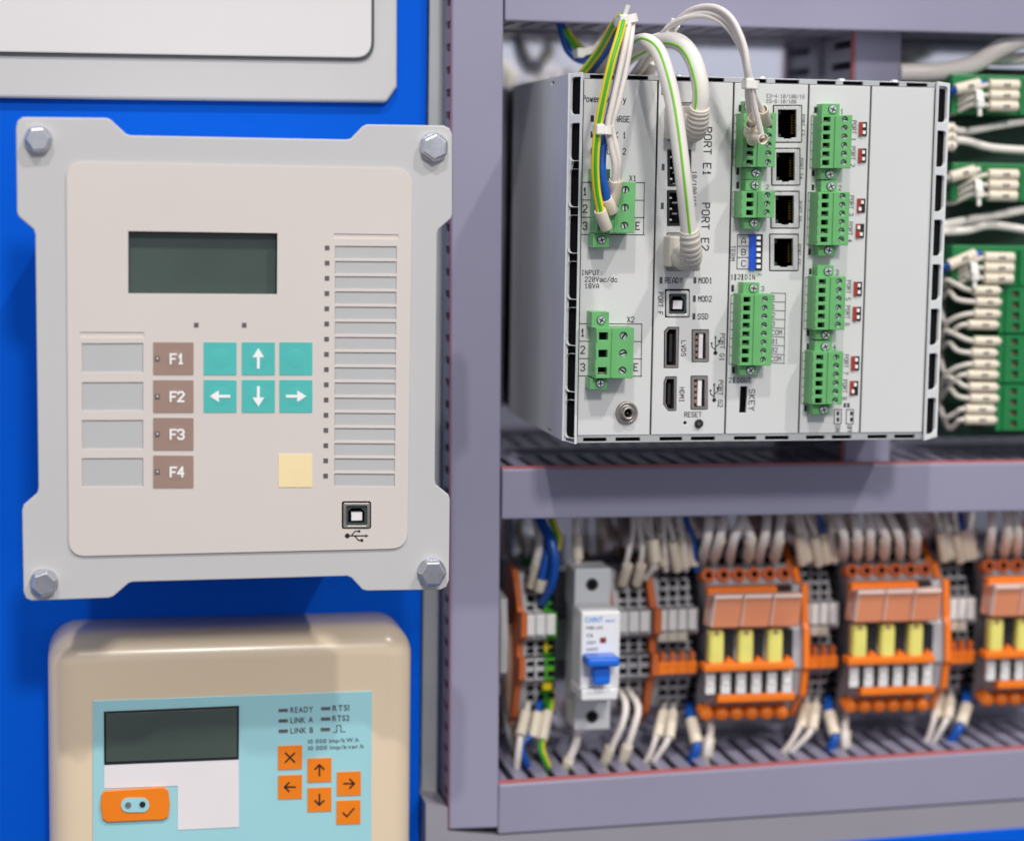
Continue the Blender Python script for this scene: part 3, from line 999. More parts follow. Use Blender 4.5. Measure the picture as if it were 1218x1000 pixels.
# bus module plugs
plug(874.5, 134.5, 922.8, 199, 6, 889, 896.5, 914.5, 3.5, 141.5, 10.4, [(883, 120, 894, 134, 890, 127), (883.5, 199.3, 906, 213.5, 899, 206)], split=903)
plug(872.5, 227.3, 921.5, 259.2, 3, 888, 896, 912.5, 3.5, 232.8, 10.2, [(883, 214, 905.5, 227, 898, 220.5), (881.5, 259.5, 904.5, 272.5, 896.5, 265.5)], split=903)
plug(871, 350, 918.5, 435, 8, 883.5, 891.5, 908.8, 3.4, 356.5, 10.25, [(880, 336, 903.5, 349.8, 896, 343), (876.5, 435.2, 900.5, 446.5, 892.5, 440.5)], split=898)
for x0, y0, x1, y1, hx, sx, pt, tabs in (
        (966, 137, 1013, 200.5, 979, 1004.3, 142.6, [(974, 123.5, 999, 136.8, 990.3, 130.5), (972.5, 200.8, 996, 213.5, 987, 207.5)]),
        (962, 228.5, 1010, 292, 977, 1001.5, 234, [(973, 215, 996, 228.2, 988.3, 221.8), (969.5, 292.2, 994, 304.5, 985.5, 298)]),
        (959.5, 329, 1005.5, 392.5, 973.5, 997.5, 335.5, [(968.5, 315.5, 992, 328.8, 985, 322.8), (966.5, 392.8, 990, 403.8, 982, 398.5)]),
        (956, 418, 1002.5, 481, 970.5, 994.2, 425.5, [(965.5, 405.5, 990, 417.8, 981.5, 412.5), (963, 481.2, 987, 493, 979.5, 487.3)])):
    plug(x0, y0, x1, y1, 6, hx, hx + 8, sx, 3.5, pt, 10.25, tabs, split=hx + 15.5)


def cavity(b, a, b_, c, d, Y0, Y1, m):
    """open box: back and four walls, open towards the viewer"""
    mx, my = (a + c) / 2, (b_ + d) / 2
    x0, x1, z0, z1 = un(a, my, Y0).x, un(c, my, Y0).x, un(mx, d, Y0).z, un(mx, b_, Y0).z
    w = 0.0004
    b.box(x0, x1, Y1, Y1 + w, z0, z1, m)
    b.box(x0 - w, x0, Y0, Y1 + w, z0 - w, z1 + w, m)
    b.box(x1, x1 + w, Y0, Y1 + w, z0 - w, z1 + w, m)
    b.box(x0, x1, Y0, Y1 + w, z1, z1 + w, m)
    b.box(x0, x1, Y0, Y1 + w, z0 - w, z0, m)


for (a, y0, c, y1) in RJ:
    b = MB()
    cut_sheet(b, xz(rr(a + .6, y0 + .6, c - .3, y1 - .6, .8, 2), YP), [xz([(a + 5, y0 + 4.6), (c - 6, y0 + 4.6), (c - 6, y1 - 5.5), (c - 12, y1 - 5.5), (c - 12, y1 - 4), (a + 12, y1 - 4), (a + 12, y1 - 5.5), (a + 5, y1 - 5.5)], YP)], YP - 0.0004, YP + 0.0014, M_SHELL, rim=0.0001)
    cavity(b, a + 3.4, y0 + 3.8, c - 3, y1 - 2.2, YP + 0.0015, YP + 0.018, M_DARK)
    o = b.build('network_socket', ctl)
    b = MB()
    for i in range(8):
        y = y0 + 11 + i * (y1 - y0 - 22) / 7
        b.pbox(c - 12, y - .55, c - 6.5, y + .55, YP + 0.0045, YP + 0.0100, M_GOLD)
    b.build('contact', o)
    b = MB()
    b.pbox(a + 5, y1 - 10, a + 8.5, y1 - 6, YP + 0.002, YP + 0.0045, M_PCB)
    b.pbox(a + 5, y0 + 6, a + 8.5, y0 + 10, YP + 0.002, YP + 0.0045, M_PCB)
    b.build('indicator', o)
for (a, y0, c, y1) in SFP:
    b = MB()
    cut_sheet(b, xz(rr(a + .6, y0 + .6, c - .5, y1 - .6, .8, 2), YP), [xz([(a + 2.6, y0 + 3), (c - 2.4, y0 + 3), (c - 2.4, y1 - 3), (a + 2.6, y1 - 3)], YP)], YP - 0.0003, YP + 0.0012, M_BLACK)
    cavity(b, a + 2, y0 + 2.4, c - 1.8, y1 - 2.4, YP + 0.0013, YP + 0.0052, M_DARK)
    for q in range(3):
        yy = y0 + 8 + q * 13
        b.pbox(a + 3, yy, a + 5.5, yy + 2, YP + 0.001, YP + 0.003, M_STEEL)
        b.pbox(a + 6, yy + 6, a + 12, yy + 7.5, YP + 0.0015, YP + 0.003, M_DSTEEL)
    b.build('module_slot', ctl)
for (a, y0, c, y1) in EJ:
    b = MB()
    cut_sheet(b, xz(rr(a + .6, y0 + .6, c - .5, y1 - .6, .8, 2), YP), [xz([(a + 4, y0 + 4), (c - 4, y0 + 4), (c - 4, y1 - 4), (a + 4, y1 - 4)], YP)], YP - 0.0003, YP + 0.0012, M_DSTEEL)
    cavity(b, a + 3, y0 + 3, c - 3, y1 - 3, YP + 0.0013, YP + 0.0052, M_DARK)
    b.build('network_socket', ctl)
for (a, y0, c, y1) in USBA:
    b = MB()
    cut_sheet(b, xz(rr(a + .8, y0 + .8, c - .8, y1 - .8, 2, 3), YP), [xz(rr(a + 4, y0 + 4, c - 4, y1 - 4, 1, 2), YP)], YP - 0.0002, YP + 0.004, M_DSTEEL)
    cavity(b, a + 2, y0 + 2, c - 2, y1 - 2, YP + 0.0041, YP + 0.0056, M_DARK)
    o = b.build('usb_socket', ctl)
    b = MB()
    b.pbox(a + 8.3, y0 + 5, a + 13, y1 - 5, YP + 0.0004, YP + 0.0042, M_WLAB)
    b.build('tongue', o)
    b = MB()
    for q in range(4):
        b.pbox(a + 4.6, y0 + 7 + q * 7, a + 7.6, y0 + 11 + q * 7, YP + 0.001, YP + 0.0043, M_BROWNW)
    b.build('contact', o)
usb_b(ctl, *H_B, YP, shell=M_SHELL)
for H in (H_DP, H_HD):
    b = MB()
    cx, cy = sum(p[0] for p in H) / len(H), sum(p[1] for p in H) / len(H)
    inn = [(cx + (x - cx) * .66, cy + (y - cy) * .88) for x, y in H]
    ot = [(cx + (x - cx) * .88, cy + (y - cy) * .96) for x, y in H]
    cut_sheet(b, xz(ot, YP), [xz(inn, YP)], YP - 0.0002, YP + 0.004, M_DSTEEL)
    xs, ys2 = [p[0] for p in H], [p[1] for p in H]
    b.pbox(min(xs) - 1, min(ys2) - 1, max(xs) + 1, max(ys2) + 1, YP + 0.0045, YP + 0.0055, M_DARK)
    b.pbox(cx - 1.6, min(ys2) + 8, cx + 1.6, max(ys2) - 8, YP + 0.0012, YP + 0.0045, M_BLACK)
    b.build('video_socket', ctl)
b = MB()
b.pbox(878, 458, 891, 493, YP + 0.0035, YP + 0.004, M_DARK)
b.build('key_slot', ctl)
b = MB()
b.cyl(831.5, 504, 4.6, YP - 0.0012, YP + 0.004, M_BLACK, 18)
b.cyl(831.5, 504, 2.2, YP - 0.0016, YP - .001, M_GPRINT, 14)
b.build('reset_button', ctl)
b = MB()
k = pxm(745, 490, YP)
c = un(745, 490.5, YP)
b.lathe(c, [(13 * k, 0), (13 * k, 0.0012), (10.6 * k, 0.0018), (10.2 * k, 0.0011), (7.6 * k, 0.0013), (7.2 * k, 0.0040), (5.2 * k, 0.0041), (4.6 * k, 0.001)], M_DSTEEL, 32)
b.lathe(c, [(4.5 * k, 0.0011), (4.5 * k, 0.0013)], M_DARK, 20)
b.lathe(c + Vector((0, -.0012, 0)), [(1.6 * k, 0), (1.6 * k, 0.001), (.7 * k, .0014)], M_GOLD, 12)
b.build('antenna_socket', ctl)
# switches
b = MB()
b.pbox(891.5, 278.5, 907, 321.5, YP - 0.0006, YP + 0.001, M_BLACK)
b.pbox(891.5, 278.5, 899.3, 321.5, YP - 0.0012, YP, M_DIPB)
sw = b.build('switch_block', ctl)
for i in range(6):
    b = MB()
    y = 283 + i * 6.85
    b.pbox(900.2, y - 1.9, 904.8, y + 1.9, YP - 0.0022, YP, M_WPRINT)
    b.build('slider', sw)
for i, (x, y) in enumerate(((1026.7, 153.6), (1026, 185), (1024.6, 244.6), (1023.2, 274.6), (1020.7, 343.5), (1019.6, 373.2), (1017.6, 432), (1016.2, 461.5))):
    b = MB()
    b.pbox(x - 4.6, y - 8.3, x + 4.6, y + 8.3, YP - 0.0005, YP + 0.001, M_BLACK)
    b.pbox(x - 4.6, y - 8.3, x - .6, y + 8.3, YP - 0.0009, YP, M_DIPR)
    s = b.build('switch_block', ctl)
    for q in (-4, 4):
        b = MB()
        st = -1.4 if (i * 3 + q) % 5 == 0 else 1.4
        b.pbox(x + st - 1.5, y + q - 2, x + st + 1.5, y + q + 2, YP - 0.0017, YP, M_WPRINT)
        b.build('slider', s)

# print on the module fronts
K, G = M_KPRINT, M_GPRINT
b, marks = MB(), MB()
b.print('Power Supply', 692.5, 117.5, 53, 6.6, YP, K)
for s, y in (('CHARGE', 141.5), ('LNK 1', 160.5), ('LNK 2', 180)):
    b.print(s, 722, y, 27.6 if s == 'CHARGE' else 23, 6.6, YP, K)
    marks.pbox(702.6, y - 4, 706.6, y + 3.6, YP - 0.0001, YP + .0002, K)
b.print('X1', 748, 212, 9.5, 6, YP, K)
for (x0, y0, x1, ys, tx, ex) in ((690, 217, 766.5, (217, 238, 258.5, 279), 692.4, 755.3), (688, 385, 763.5, (385, 405.8, 426.4, 447), 689.6, 753)):
    for y in ys:
        b.line([(x0, y), (x1, y + .4)], .9, YP, K)
    b.line([(x0, ys[0]), (x0 - .8, ys[-1])], .9, YP - .00002, K)
    b.line([(x1, ys[0]), (x1 - 1, ys[-1])], .9, YP - .00002, K)
    for i in range(3):
        b.print(str(i + 1), tx, (ys[i] + ys[i + 1]) / 2, 7, 8.4, YP, K)
    b.print('E', ex, (ys[2] + ys[3]) / 2, 6.5, 8.2, YP, K)
b.print('X2', 745.5, 380, 9.5, 6, YP, K)
b.print('INPUT:', 691, 324.2, 27, 5.3, YP, K)
b.print('220Vac/dc', 695, 332.2, 40, 5.3, YP, K)
b.print('18VA', 695, 340, 18, 5.3, YP, K)
b.build('lettering', panels[0])
marks.build('indicator', panels[0])
b, marks = MB(), MB()
b.print('L', 786.5, 109, 5, 6.5, YP, K)
b.print('PORT E1', 842.3, 150.5, 57, 8.6, YP, K, rot=1)
b.print('PORT E2', 839.8, 240.5, 56, 8.6, YP, K, rot=1)
b.print('10/100/1G', 826.2, 203, 41, 5, YP, G, rot=1)
for x, y in ((788.8, 199), (787.8, 245), (786.3, 333.4), (826.6, 333.4), (826, 355.2), (825.4, 376.3)):
    marks.pbox(x - 1.7, y - 3.8, x + 1.7, y + 3.8, YP - 0.0001, YP + .0002, M_LEDDARK)
b.print('READY', 790.5, 333.4, 22, 6, YP, K)
b.print('MOD1', 830.5, 333.5, 17, 6, YP, K)
b.print('MOD2', 830, 355.4, 17, 6, YP, K)
b.print('SSD', 829.5, 376.4, 13.5, 6, YP, K)
b.print('PORT F', 786, 347, 27, 5.6, YP, K, rot=1)
b.print('LVDS', 813.4, 404.5, 19, 5.2, YP, K, rot=1)
b.print('HDMI', 811.3, 460, 18, 5.2, YP, K, rot=1)
b.print('PORT G1', 859.6, 396, 32.5, 5.2, YP, K, rot=1)
b.print('PORT G2', 857.5, 451.5, 32, 5.2, YP, K, rot=1)
b.print('RESET', 813.5, 493, 21.5, 5.4, YP, K)
b.build('lettering', panels[1])
marks.build('indicator', panels[1])
for x, y in ((851, 410.5), (849.5, 466.5)):
    b = MB()
    usb_sign(b, x, y, 22, YP, K, rot=1)
    b.build('usb_symbol', panels[1])
b, marks = MB(), MB()
b.print('E3-4:10/100/1G', 911.5, 114.2, 46, 3.9, YP, G, sw=.13)
b.print('E5-6:10/100', 911.5, 120.4, 36, 3.9, YP, G, sw=.13)
for i, (x, y) in enumerate(((955.5, 136), (953.6, 188), (952.2, 239), (951, 290))):
    b.print('PORT E%d' % (i + 3), x, y, 24, 3.8, YP, G, rot=1)
b.print('TERM', 872, 291.5, 18.5, 5, YP, G, rot=1)
for y in (279.5, 293, 306.3, 320):
    b.line([(877, y), (892, y)], .9, YP, K)
b.line([(877.2, 279.5), (876.6, 320)], .9, YP - .00002, K)
for s, y in (('A', 286.5), ('B', 300), ('C', 313.4)):
    b.print(s, 881, y, 7, 6.4, YP, K)
b.print('1', 868.6, 329.4, 4.4, 5.2, YP, K)
b.print('2', 876.9, 329.4, 4.4, 5.2, YP, K)
b.print('DIN', 885.6, 329.6, 13, 5.2, YP, K)
b.print('ON', 899.6, 326.6, 6.5, 3, YP, G, sw=.12)
marks.pbox(873.6, 326, 875.6, 333.5, YP - .0001, YP + .0002, M_LEDDARK)
marks.pbox(882, 326, 884, 333.5, YP - .0001, YP + .0002, M_LEDDARK)
b.print('3', 904.5, 343.5, 5, 5.4, YP, G)
b.print('2', 910, 222.5, 5, 4.6, YP, G)
for i in range(9):
    b.line([(917, 348.6 + i * 10.35), (934 - i * .12, 349 + i * 10.4)], .8, YP, G)
b.line([(934.5, 348.6), (932.4, 432.6)], .8, YP - .00002, G)
for i, s in enumerate(('1', '1', '2', '3', 'COM', '01', '02', 'COM')):
    b.print(s, 918.5 - i * .3, 354 + i * 10.37, 4.4 * len(s), 5.2, YP, G)
b.print('2', 866.4, 452, 4.4, 5.2, YP, K)
marks.pbox(871.6, 448.3, 874, 455.8, YP - .0001, YP + .0002, M_LEDDARK)
b.print('DOUT', 876.5, 452, 17, 5.2, YP, K)
b.print('SKEY', 894.6, 462, 26, 6.6, YP, K, rot=1)
for x, y in ((880.3, 129), (877.6, 204), (877.4, 220.5), (871.5, 343), (872.3, 440)):
    marks.pbox(x - 1.6, y - 4, x + 1.6, y + 4, YP - .0001, YP + .0002, K)
for (x, ya, yb, n) in ((873.6, 137, 197, 6), (871.8, 228, 258, 3), (869.6, 351, 433, 8)):
    b.line([(x, ya), (x - (yb - ya) * .03, yb)], .7, YP - .00002, G)
    for i in range(n + 1):
        y = ya + (yb - ya) * i / n
        b.line([(x - (y - ya) * .03, y), (x + 3, y)], .7, YP, G)
b.build('lettering', panels[2])
marks.build('indicator', panels[2])
b, marks = MB(), MB()
for i, (x, y) in enumerate(((1016.2, 143), (1015, 174), (1013.2, 232.3), (1011.6, 263.5), (1009.8, 333), (1008.6, 363), (1006.8, 421), (1005.2, 451))):
    b.print('PORT %d' % (i + 1), x, y, 23.5, 4.9, YP, G, rot=1)
for x, y in ((970, 131), (967.3, 206), (967, 223), (963, 299.5), (963.8, 323), (961.2, 396), (961, 412), (958.2, 485.5)):
    marks.pbox(x - 1.6, y - 3.6, x + 1.6, y + 3.6, YP - .0001, YP + .0002, K)
for (x, ya, yb, s, sx, sy) in ((965.2, 138, 200, '1', 999, 132.5), (961.4, 229, 291, '2', 996.5, 223.5), (958, 330, 391.5, '3', 993, 324), (955, 419, 480, '4', 990, 413)):
    b.line([(x, ya), (x - (yb - ya) * .03, yb)], .7, YP - .00002, G)
    for i in range(7):
        y = ya + (yb - ya) * i / 6
        b.line([(x - (y - ya) * .03, y), (x + 3, y)], .7, YP, G)
    b.print(s, sx, sy, 5, 5.2, YP, G)
for x0 in (992.6, 1006.8):
    P = [(x0, 487), (x0 + 8.4, 487), (x0 + 8, 504), (x0 - .4, 504)]
    b.line(P + [P[0]], .9, YP, K)
    for q in (489.3, 496.6):
        marks.pbox(x0 + (2.6 if x0 < 1000 else 4.4), q, x0 + (5.6 if x0 < 1000 else 7.4), q + 4.6, YP - .0001, YP + .0002, K)
b.print('ON', 996.5, 505.5, 8, 5, YP, G, rot=1)
b.print('OFF', 1010.6, 505.5, 9, 5, YP, G, rot=1)
marks.pbox(1003.4, 479.4, 1006.4, 484.6, YP - .0001, YP + .0002, G)
marks.pbox(1007.6, 479.4, 1010.6, 484.6, YP - .0001, YP + .0002, G)
b.build('lettering', panels[3])
marks.build('indicator', panels[3])

# ------------------------------------------------------------------ cables on the controller


def P3(*pts):
    return [un(*p) for p in pts]


def wire(label, pts, r, m, sleeves=(), cat='wire', group=None, name='wire', stripe=None, sm=None, step=0.0025, mark=False):
    """one wire; sleeves are (start point, end point) marker sleeves pushed over it"""
    P = P3(*pts)
    b = MB()
    b.tube(P, r, m, 10, step)
    if not sleeves and not stripe:
        o = b.build(name, None, base=P[0])
        return tag(o, label, cat, group)
    t = thing(name, label, cat, P[0], group)
    b.build('conductor', t)
    if stripe:
        b = MB()
        Q = crom(P)
        view = [(CAM - q).normalized() for q in Q]
        off = []
        for i, q in enumerate(Q):
            tg = (Q[min(i + 1, len(Q) - 1)] - Q[max(0, i - 1)]).normalized()
            sd = tg.cross(view[i]).normalized()
            vw = sd.cross(tg)
            off.append(q + (vw * math.cos(stripe[1]) + sd * math.sin(stripe[1])) * r * stripe[2])
        b.tube(off, r * stripe[3], stripe[0], 8, 1.0)
        b.build('stripe', t)
    for a, e, rs in sleeves:
        A, E_ = un(*a), un(*e)
        b = MB()
        d = (E_ - A)
        L = d.length
        b.lathe(A, [(rs * .76, L * .3), (rs * .8, 0), (rs * .97, 0), (rs, L * .03), (rs, L * .97), (rs * .97, L), (rs * .8, L), (rs * .76, L * .7)], sm or M_IVORY, 14, axis=d)
        if mark:
            mid_ = A + d * .55
            vw = (CAM - mid_).normalized()
            dn = d.normalized()
            sd = dn.cross(vw).normalized()
            vw = sd.cross(dn)
            for u0, u1 in ((-.10, -.05), (-.02, .03), (.06, .12)):
                p = mid_ + vw * (rs * 1.02)
                hh_ = sd * rs * .32
                b.add([p + d * u0 - hh_, p + d * u1 - hh_, p + d * u1 + hh_, p + d * u0 + hh_], [(0, 1, 2, 3)], M_GPRINT)
        b.build('marker_sleeve', t)
    return t


# supply wires to plug X1
Yc = 0.001
wire('green and yellow striped earth wire looping down to the white power plug', [(690, 90, .075), (712, 62, .055), (730, 30, .02), (741, 20, .004), (738, 38, -.002), (728, 72, -.006), (719, 110, -.006), (711.5, 150, -.004), (708, 190, -.002), (709.5, 225, .001), (715.5, 256, .003)],
     0.0018, M_WYEL, sleeves=[((713.5, 250, .002), (721.5, 272, .0055), .0026)], stripe=(M_WGRN, -0.10, .52, .56), group='supply wires on the power plug')
wire('blue supply wire entering middle hole of the power plug', [(700, 88, .08), (722, 60, .05), (742, 26, .016), (747, 26, .006), (744, 50, .004), (736, 90, .003), (727, 130, .003), (718, 170, .004), (716, 205, .003), (722.5, 238, .004)],
     0.0018, M_WBLU, sleeves=[((721, 236, .0035), (729, 252, .0065), .0026)], group='supply wires on the power plug')
wire('white supply wire entering top hole of the power plug', [(704, 88, .08), (726, 62, .05), (744, 26, .012), (748, 24, .004), (745, 46, -.001), (736, 88, -.002), (728, 125, -.002), (723, 155, -.001), (731, 195, .001), (730, 218, .004)],
     0.0013, M_WHITE, sleeves=[((731, 214, .004), (729.5, 229, .0075), .0024)], group='supply wires on the power plug')
wire('second white supply wire lying right of the first', [(708, 90, .08), (730, 62, .05), (748, 30, .012), (752, 26, .006), (750, 50, .001), (743, 90, .000), (734, 128, .000), (728, 152, .001), (736, 190, .002), (735, 222, .006)],
     0.0013, M_WHITE, sleeves=[((735, 214, .004), (729, 242, .009), .0024)], group='supply wires on the power plug')
wire('blue wire sagging behind the controller from the topmost duct', [(664, 20, .10), (668, 34, .10), (675, 58, .098), (690, 71, .095), (706, 68, .092), (724, 48, .085)], 0.0020, M_WBLU, group='wires sagging behind the controller')
wire('green and yellow wire sagging behind the controller', [(672, 36, .10), (680, 48, .098), (692, 60, .095), (708, 60, .092), (728, 40, .088)], 0.0021, M_WYEL, stripe=(M_WGRN, .4, .4, .82), group='wires sagging behind the controller')
wire('cream wire sagging behind the controller', [(676, 42, .10), (688, 62, .096), (702, 62, .093), (718, 46, .088), (734, 28, .08)], 0.0022, M_WHITE, group='wires sagging behind the controller')


def tie(label, px, py, Y, rx, rz, ang=0.0, tail=None):
    """nylon cable tie: flat band, lock head and cut tail"""
    c = un(px, py, Y)
    t = thing('cable_tie', label, 'cable tie', c, 'nylon cable ties')
    b = MB()
    n = 24
    vs = []
    h = 0.0017
    for rr_ in (1.0, 1.18):
        for s in (-h, h):
            for i in range(n):
                a = 2 * math.pi * i / n
                x, y = rx * rr_ * math.cos(a), rz * rr_ * math.sin(a)
                vs.append(c + Vector((x * math.cos(ang) - s * math.sin(ang), y, x * math.sin(ang) + s * math.cos(ang))))
    fs = []
    for i in range(n):
        j = (i + 1) % n
        fs += [(2 * n + i, 2 * n + j, 3 * n + j, 3 * n + i), (i, j, n + j, n + i), (i, j, 2 * n + j, 2 * n + i), (n + i, n + j, 3 * n + j, 3 * n + i)]
    b.add(vs, fs, M_TIE, False)
    b.build('band', t)
    b = MB()
    hx = c + Vector((-rx * .7 * math.cos(ang), -rz * 1.15, -rx * .7 * math.sin(ang)))
    b.box(hx.x - .0018, hx.x + .0018, hx.y - .0022, hx.y + .0012, hx.z - .0022, hx.z + .0022, M_TIE)
    b.build('lock', t, bevel=.0006)
    if tail:
        b = MB()
        b.tube([hx, hx + Vector(tail) * .5, hx + Vector(tail)], .0011, M_TIE, 6)
        b.build('tail', t)
    return t


tie('nylon tie round the supply wires in front of the power lettering', 716.8, 155, .0000, .0036, .0044, ang=-.05)
tie('nylon tie at the top of the supply wire loop with cut tail up', 744, 24, .008, .0042, .0062, ang=.25, tail=(.0018, -.001, .0062))
tie('nylon tie round the wires sagging behind the controller', 694, 62, .095, .0045, .005, ang=.3)


def patch(label, pts, r, boot_pts, plug_rect, stripe_a):
    P = P3(*pts)
    t = thing('patch_cable', label, 'network cable', P[-1], 'white network patch cables')
    b = MB()
    b.tube(P, r, M_CABLE, 16)
    b.build('jacket', t)
    b = MB()
    Q = crom(P)
    off = []
    for i, q in enumerate(Q):
        tg = (Q[min(i + 1, len(Q) - 1)] - Q[max(0, i - 1)]).normalized()
        vw0 = (CAM - q).normalized()
        sd = tg.cross(vw0).normalized()
        vw = sd.cross(tg)
        off.append(q + (vw * math.cos(stripe_a) + sd * math.sin(stripe_a)) * r * .93)
    b.tube(off, r * .17, M_LIME, 8, 1.0)
    b.build('stripe', t)
    B = P3(*boot_pts)
    b = MB()
    rib = lambda s: r * (1.15 + .36 * s + (.09 if int(s * 26) % 2 else 0) * (1 if s < .72 else 0))
    b.tube(B, r, M_BOOT, 18, 0.00022, radii=rib)
    b.build('boot', t)
    b = MB()
    b.pbox(*plug_rect, YP - 0.009, YP + 0.004, M_BOOT)
    pl = b.build('plug', t, bevel=.0008)
    return t


patch('white network cable with lime stripe plugged into port E2', [(700, 92, .09), (722, 74, .07), (742, 60, .045), (757, 52, .022), (770, 50, .004), (783, 62, -.006), (793, 90, -.012), (801, 125, -.015), (807, 165, -.017), (813, 215, -.018), (818, 262, -.014), (821, 290, -.011)], 0.0034,
      [(819.5, 274, -.013), (821.5, 292, -.010), (822, 306, -.004), (816, 309, .004), (812, 306, .012)], (796, 281, 834, 318), -.1)
patch('white network cable with lime stripe plugged into port E1', [(716, 96, .09), (745, 70, .07), (768, 56, .045), (784, 49, .028), (800, 48, .014), (815, 56, .004), (826, 74, -.004), (832.5, 98, -.007), (833.5, 118, -.007), (831, 136, -.005)], 0.0036,
      [(832, 128, -.007), (829.5, 146, -.003), (825, 155, .002), (818, 154, .008), (814, 150, .013)], (797, 126, 836, 166), .55)
# bundle from the upper bus plug
bund = 'white wires from the upper bus plug'
for lb_, o1, o2, tail, sl in (
        ('white wire arching to the topmost sleeve of the upper bus plug', (-3, 0, 0), (3, -3, -.003), [(897, 112, -.011), (908, 133, -.004)], ((907, 130, -.006), (912, 146, .006))),
        ('white wire arching under the others to the second sleeve of the upper bus plug', (-5, 2, 0), (-6, 5, .001), [(891, 112, -.010), (897, 143, -.006)], ((896, 140, -.009), (898, 156, .006))),
        ('white wire arching on top of the bundle to the long sleeve', (5, 1, 0), (1, -6, -.006), [(895, 114, -.015), (907, 164, -.011)], ((908, 166, -.012), (890, 157, .003))),
        ('white wire inside the bundle to the lowest sleeve of the upper bus plug', (2, 3, 0), (-2, 1, -.002), [(889, 114, -.009), (894, 152, -.004)], ((893.5, 148, -.006), (895, 168, .007)))):
    base = [(745, 101, .10), (765, 76, .07), (780, 54, .045), (796, 35, .022), (818, 18, .006), (845, 13.5, -.004), (868, 26, -.010), (884, 56, -.013), (890, 86, -.013)]
    n_ = len(base)
    pts = [(x + (o1[0] * (1 - i / (n_ - 1)) + o2[0] * math.sin(math.pi * min(1, i / (n_ - 1) * 1.15) * .9)) , y + o1[1] * (1 - i / (n_ - 1)) + o2[1] * math.sin(math.pi * i / (n_ - 1) * .92), Y + o2[2] * i / (n_ - 1)) for i, (x, y, Y) in enumerate(base)] + tail
    wire(lb_, pts, .00118, M_WHITE, [(sl[0], sl[1], .0024)], group=bund)
tie('nylon tie round the white bundle at the left foot of its arch', 797, 36, .022, .0036, .0045, ang=.9, tail=(.001, -.002, .0062))
tie('nylon tie round the white bundle above the upper bus plug', 892.5, 101, -.013, .0030, .0040, ang=-.05)
for i, pts in enumerate(([(752, 98, .10), (762, 84, .085), (772, 66, .07)], [(764, 98, .10), (772, 84, .085), (778, 70, .07)])):
    wire(('brown cable rising behind the patch cables', 'pale brown cable next to the brown one behind the patch cables')[i], pts, .003, M_BOOT if i else M_BROWNW, cat='cable', name='cable')

# ------------------------------------------------------------------ green modules at the right edge
YG = 0.085
rk = thing('terminal_rack', 'dark rack of green boards and terminals right of the controller', 'terminal rack', un(1180, 520, .14))
b = MB()
b.pbox(1128, 84, 1420, 518, YG + .028, .149, M_PCB)  # dark green housing also stands in for the shaded plate behind it
b.build('housing', rk)
for (y0, y1) in ((92, 139), (196, 241), (293, 341)):
    b = MB()
    b.pbox(1132, y0, 1420, y1, YG, YG + .03, M_GREEND)
    b.pbox(1128, y0 + 4, 1200, y1 - 2, YG + .006, YG + .03, M_GREEND)
    b.pbox(1213, y0 + 4, 1216, y1 - 4, YG - .002, YG + .01, M_GREEND)
    o = b.build('terminal_board', rk, bevel=.0008)
for i, (y0, y1) in enumerate(((342, 396), (398.5, 455), (457.5, 512))):
    b = MB()
    x0 = 1187.5 - i * 1.5
    hol = []
    for q in range(4):
        yy = y0 + 8 + q * 12.8
        hol.append(xz([(x0 + 17, yy - 4), (x0 + 25, yy - 4), (x0 + 25, yy + 4), (x0 + 17, yy + 4)], YG - .004))
    cut_sheet(b, xz([(x0, y0), (1420, y0 - 2), (1420, y1 - 2), (x0, y1)], YG - .004), hol, YG - .004, YG - .0005, M_GREEND)
    b.pquad([(x0, y0), (1420, y0 - 2), (1420, y1 - 2), (x0, y1)], YG - .0004, YG + .028, M_GREEND)
    b.pbox(x0 + 9, y0 + 1, x0 + 11, y1 - 1, YG - .005, YG - .003, M_GREEND)
    o = b.build('terminal_block', rk)
    d = MB()
    for q in range(4):
        yy = y0 + 8 + q * 12.8
        d.pbox(x0 + 17, yy - 4, x0 + 25, yy + 4, YG - .0008, YG - .0003, M_BROWNW)
    d.build('clamp', o)

gs = 'sleeved wires of the green terminals'
names3 = ('topmost green board', 'second green board from the top', 'third green board from the top')
for bi, (ya, xs, lo) in enumerate(((101, 1176, (1136, 1165, 107, 100)), (207.5, 1175, (1130, 1159, 211, 203)), (306, 1170, (1128, 1160, 316, 302)))):
    for q in range(3):
        y = ya + q * 12.6
        wire(('Uppermost', 'Middle', 'Lowest')[q].lower() + ' cream sleeve on the right of the ' + names3[bi],
             [(1112, y + 28 - q * 9, .10), (1135, y + 20 - q * 6, .088), (1158, y + 6 - q * 4, .080), (xs + 2, y, .0785), (xs + 34, y + .5, .0785)], .0012, M_BOOT,
             [((xs, y, .0785), (xs + 35 - q * .8, y + .6, .0785), .0026)], group=gs, mark=True)
    x0, x1, y0, y1 = lo
    wire('cream sleeve slanting at the left of the ' + names3[bi], [(1112, y0 + 26, .10), (x0 - 6, y0 + 6, .088), (x0, y0, .081), (x1 + 6, y1 - 1, .081)], .0017, M_WBLU if bi != 1 else M_BOOT,
         [((x0, y0, .081), (x1, y1, .081), .0028)], group=gs, mark=True)
    tie('nylon tie bundling the wires of the ' + names3[bi], xs - 14, ya + 16, .079, .0034, .003, ang=1.5, tail=(0, -.001, -.006))
stk = [(1157, 1187, 345.5, 352), (1160, 1187.5, 359, 361), (1158, 1186.5, 373, 374), (1151, 1184.5, 386, 387.5),
       (1158, 1187, 405.5, 405), (1155, 1183, 419.5, 420), (1157, 1184.5, 433, 430), (1150, 1184, 445.5, 444.5),
       (1152, 1184, 460, 461), (1153, 1184.5, 473.5, 474), (1148, 1181, 486.5, 487), (1147, 1182, 499, 500)]
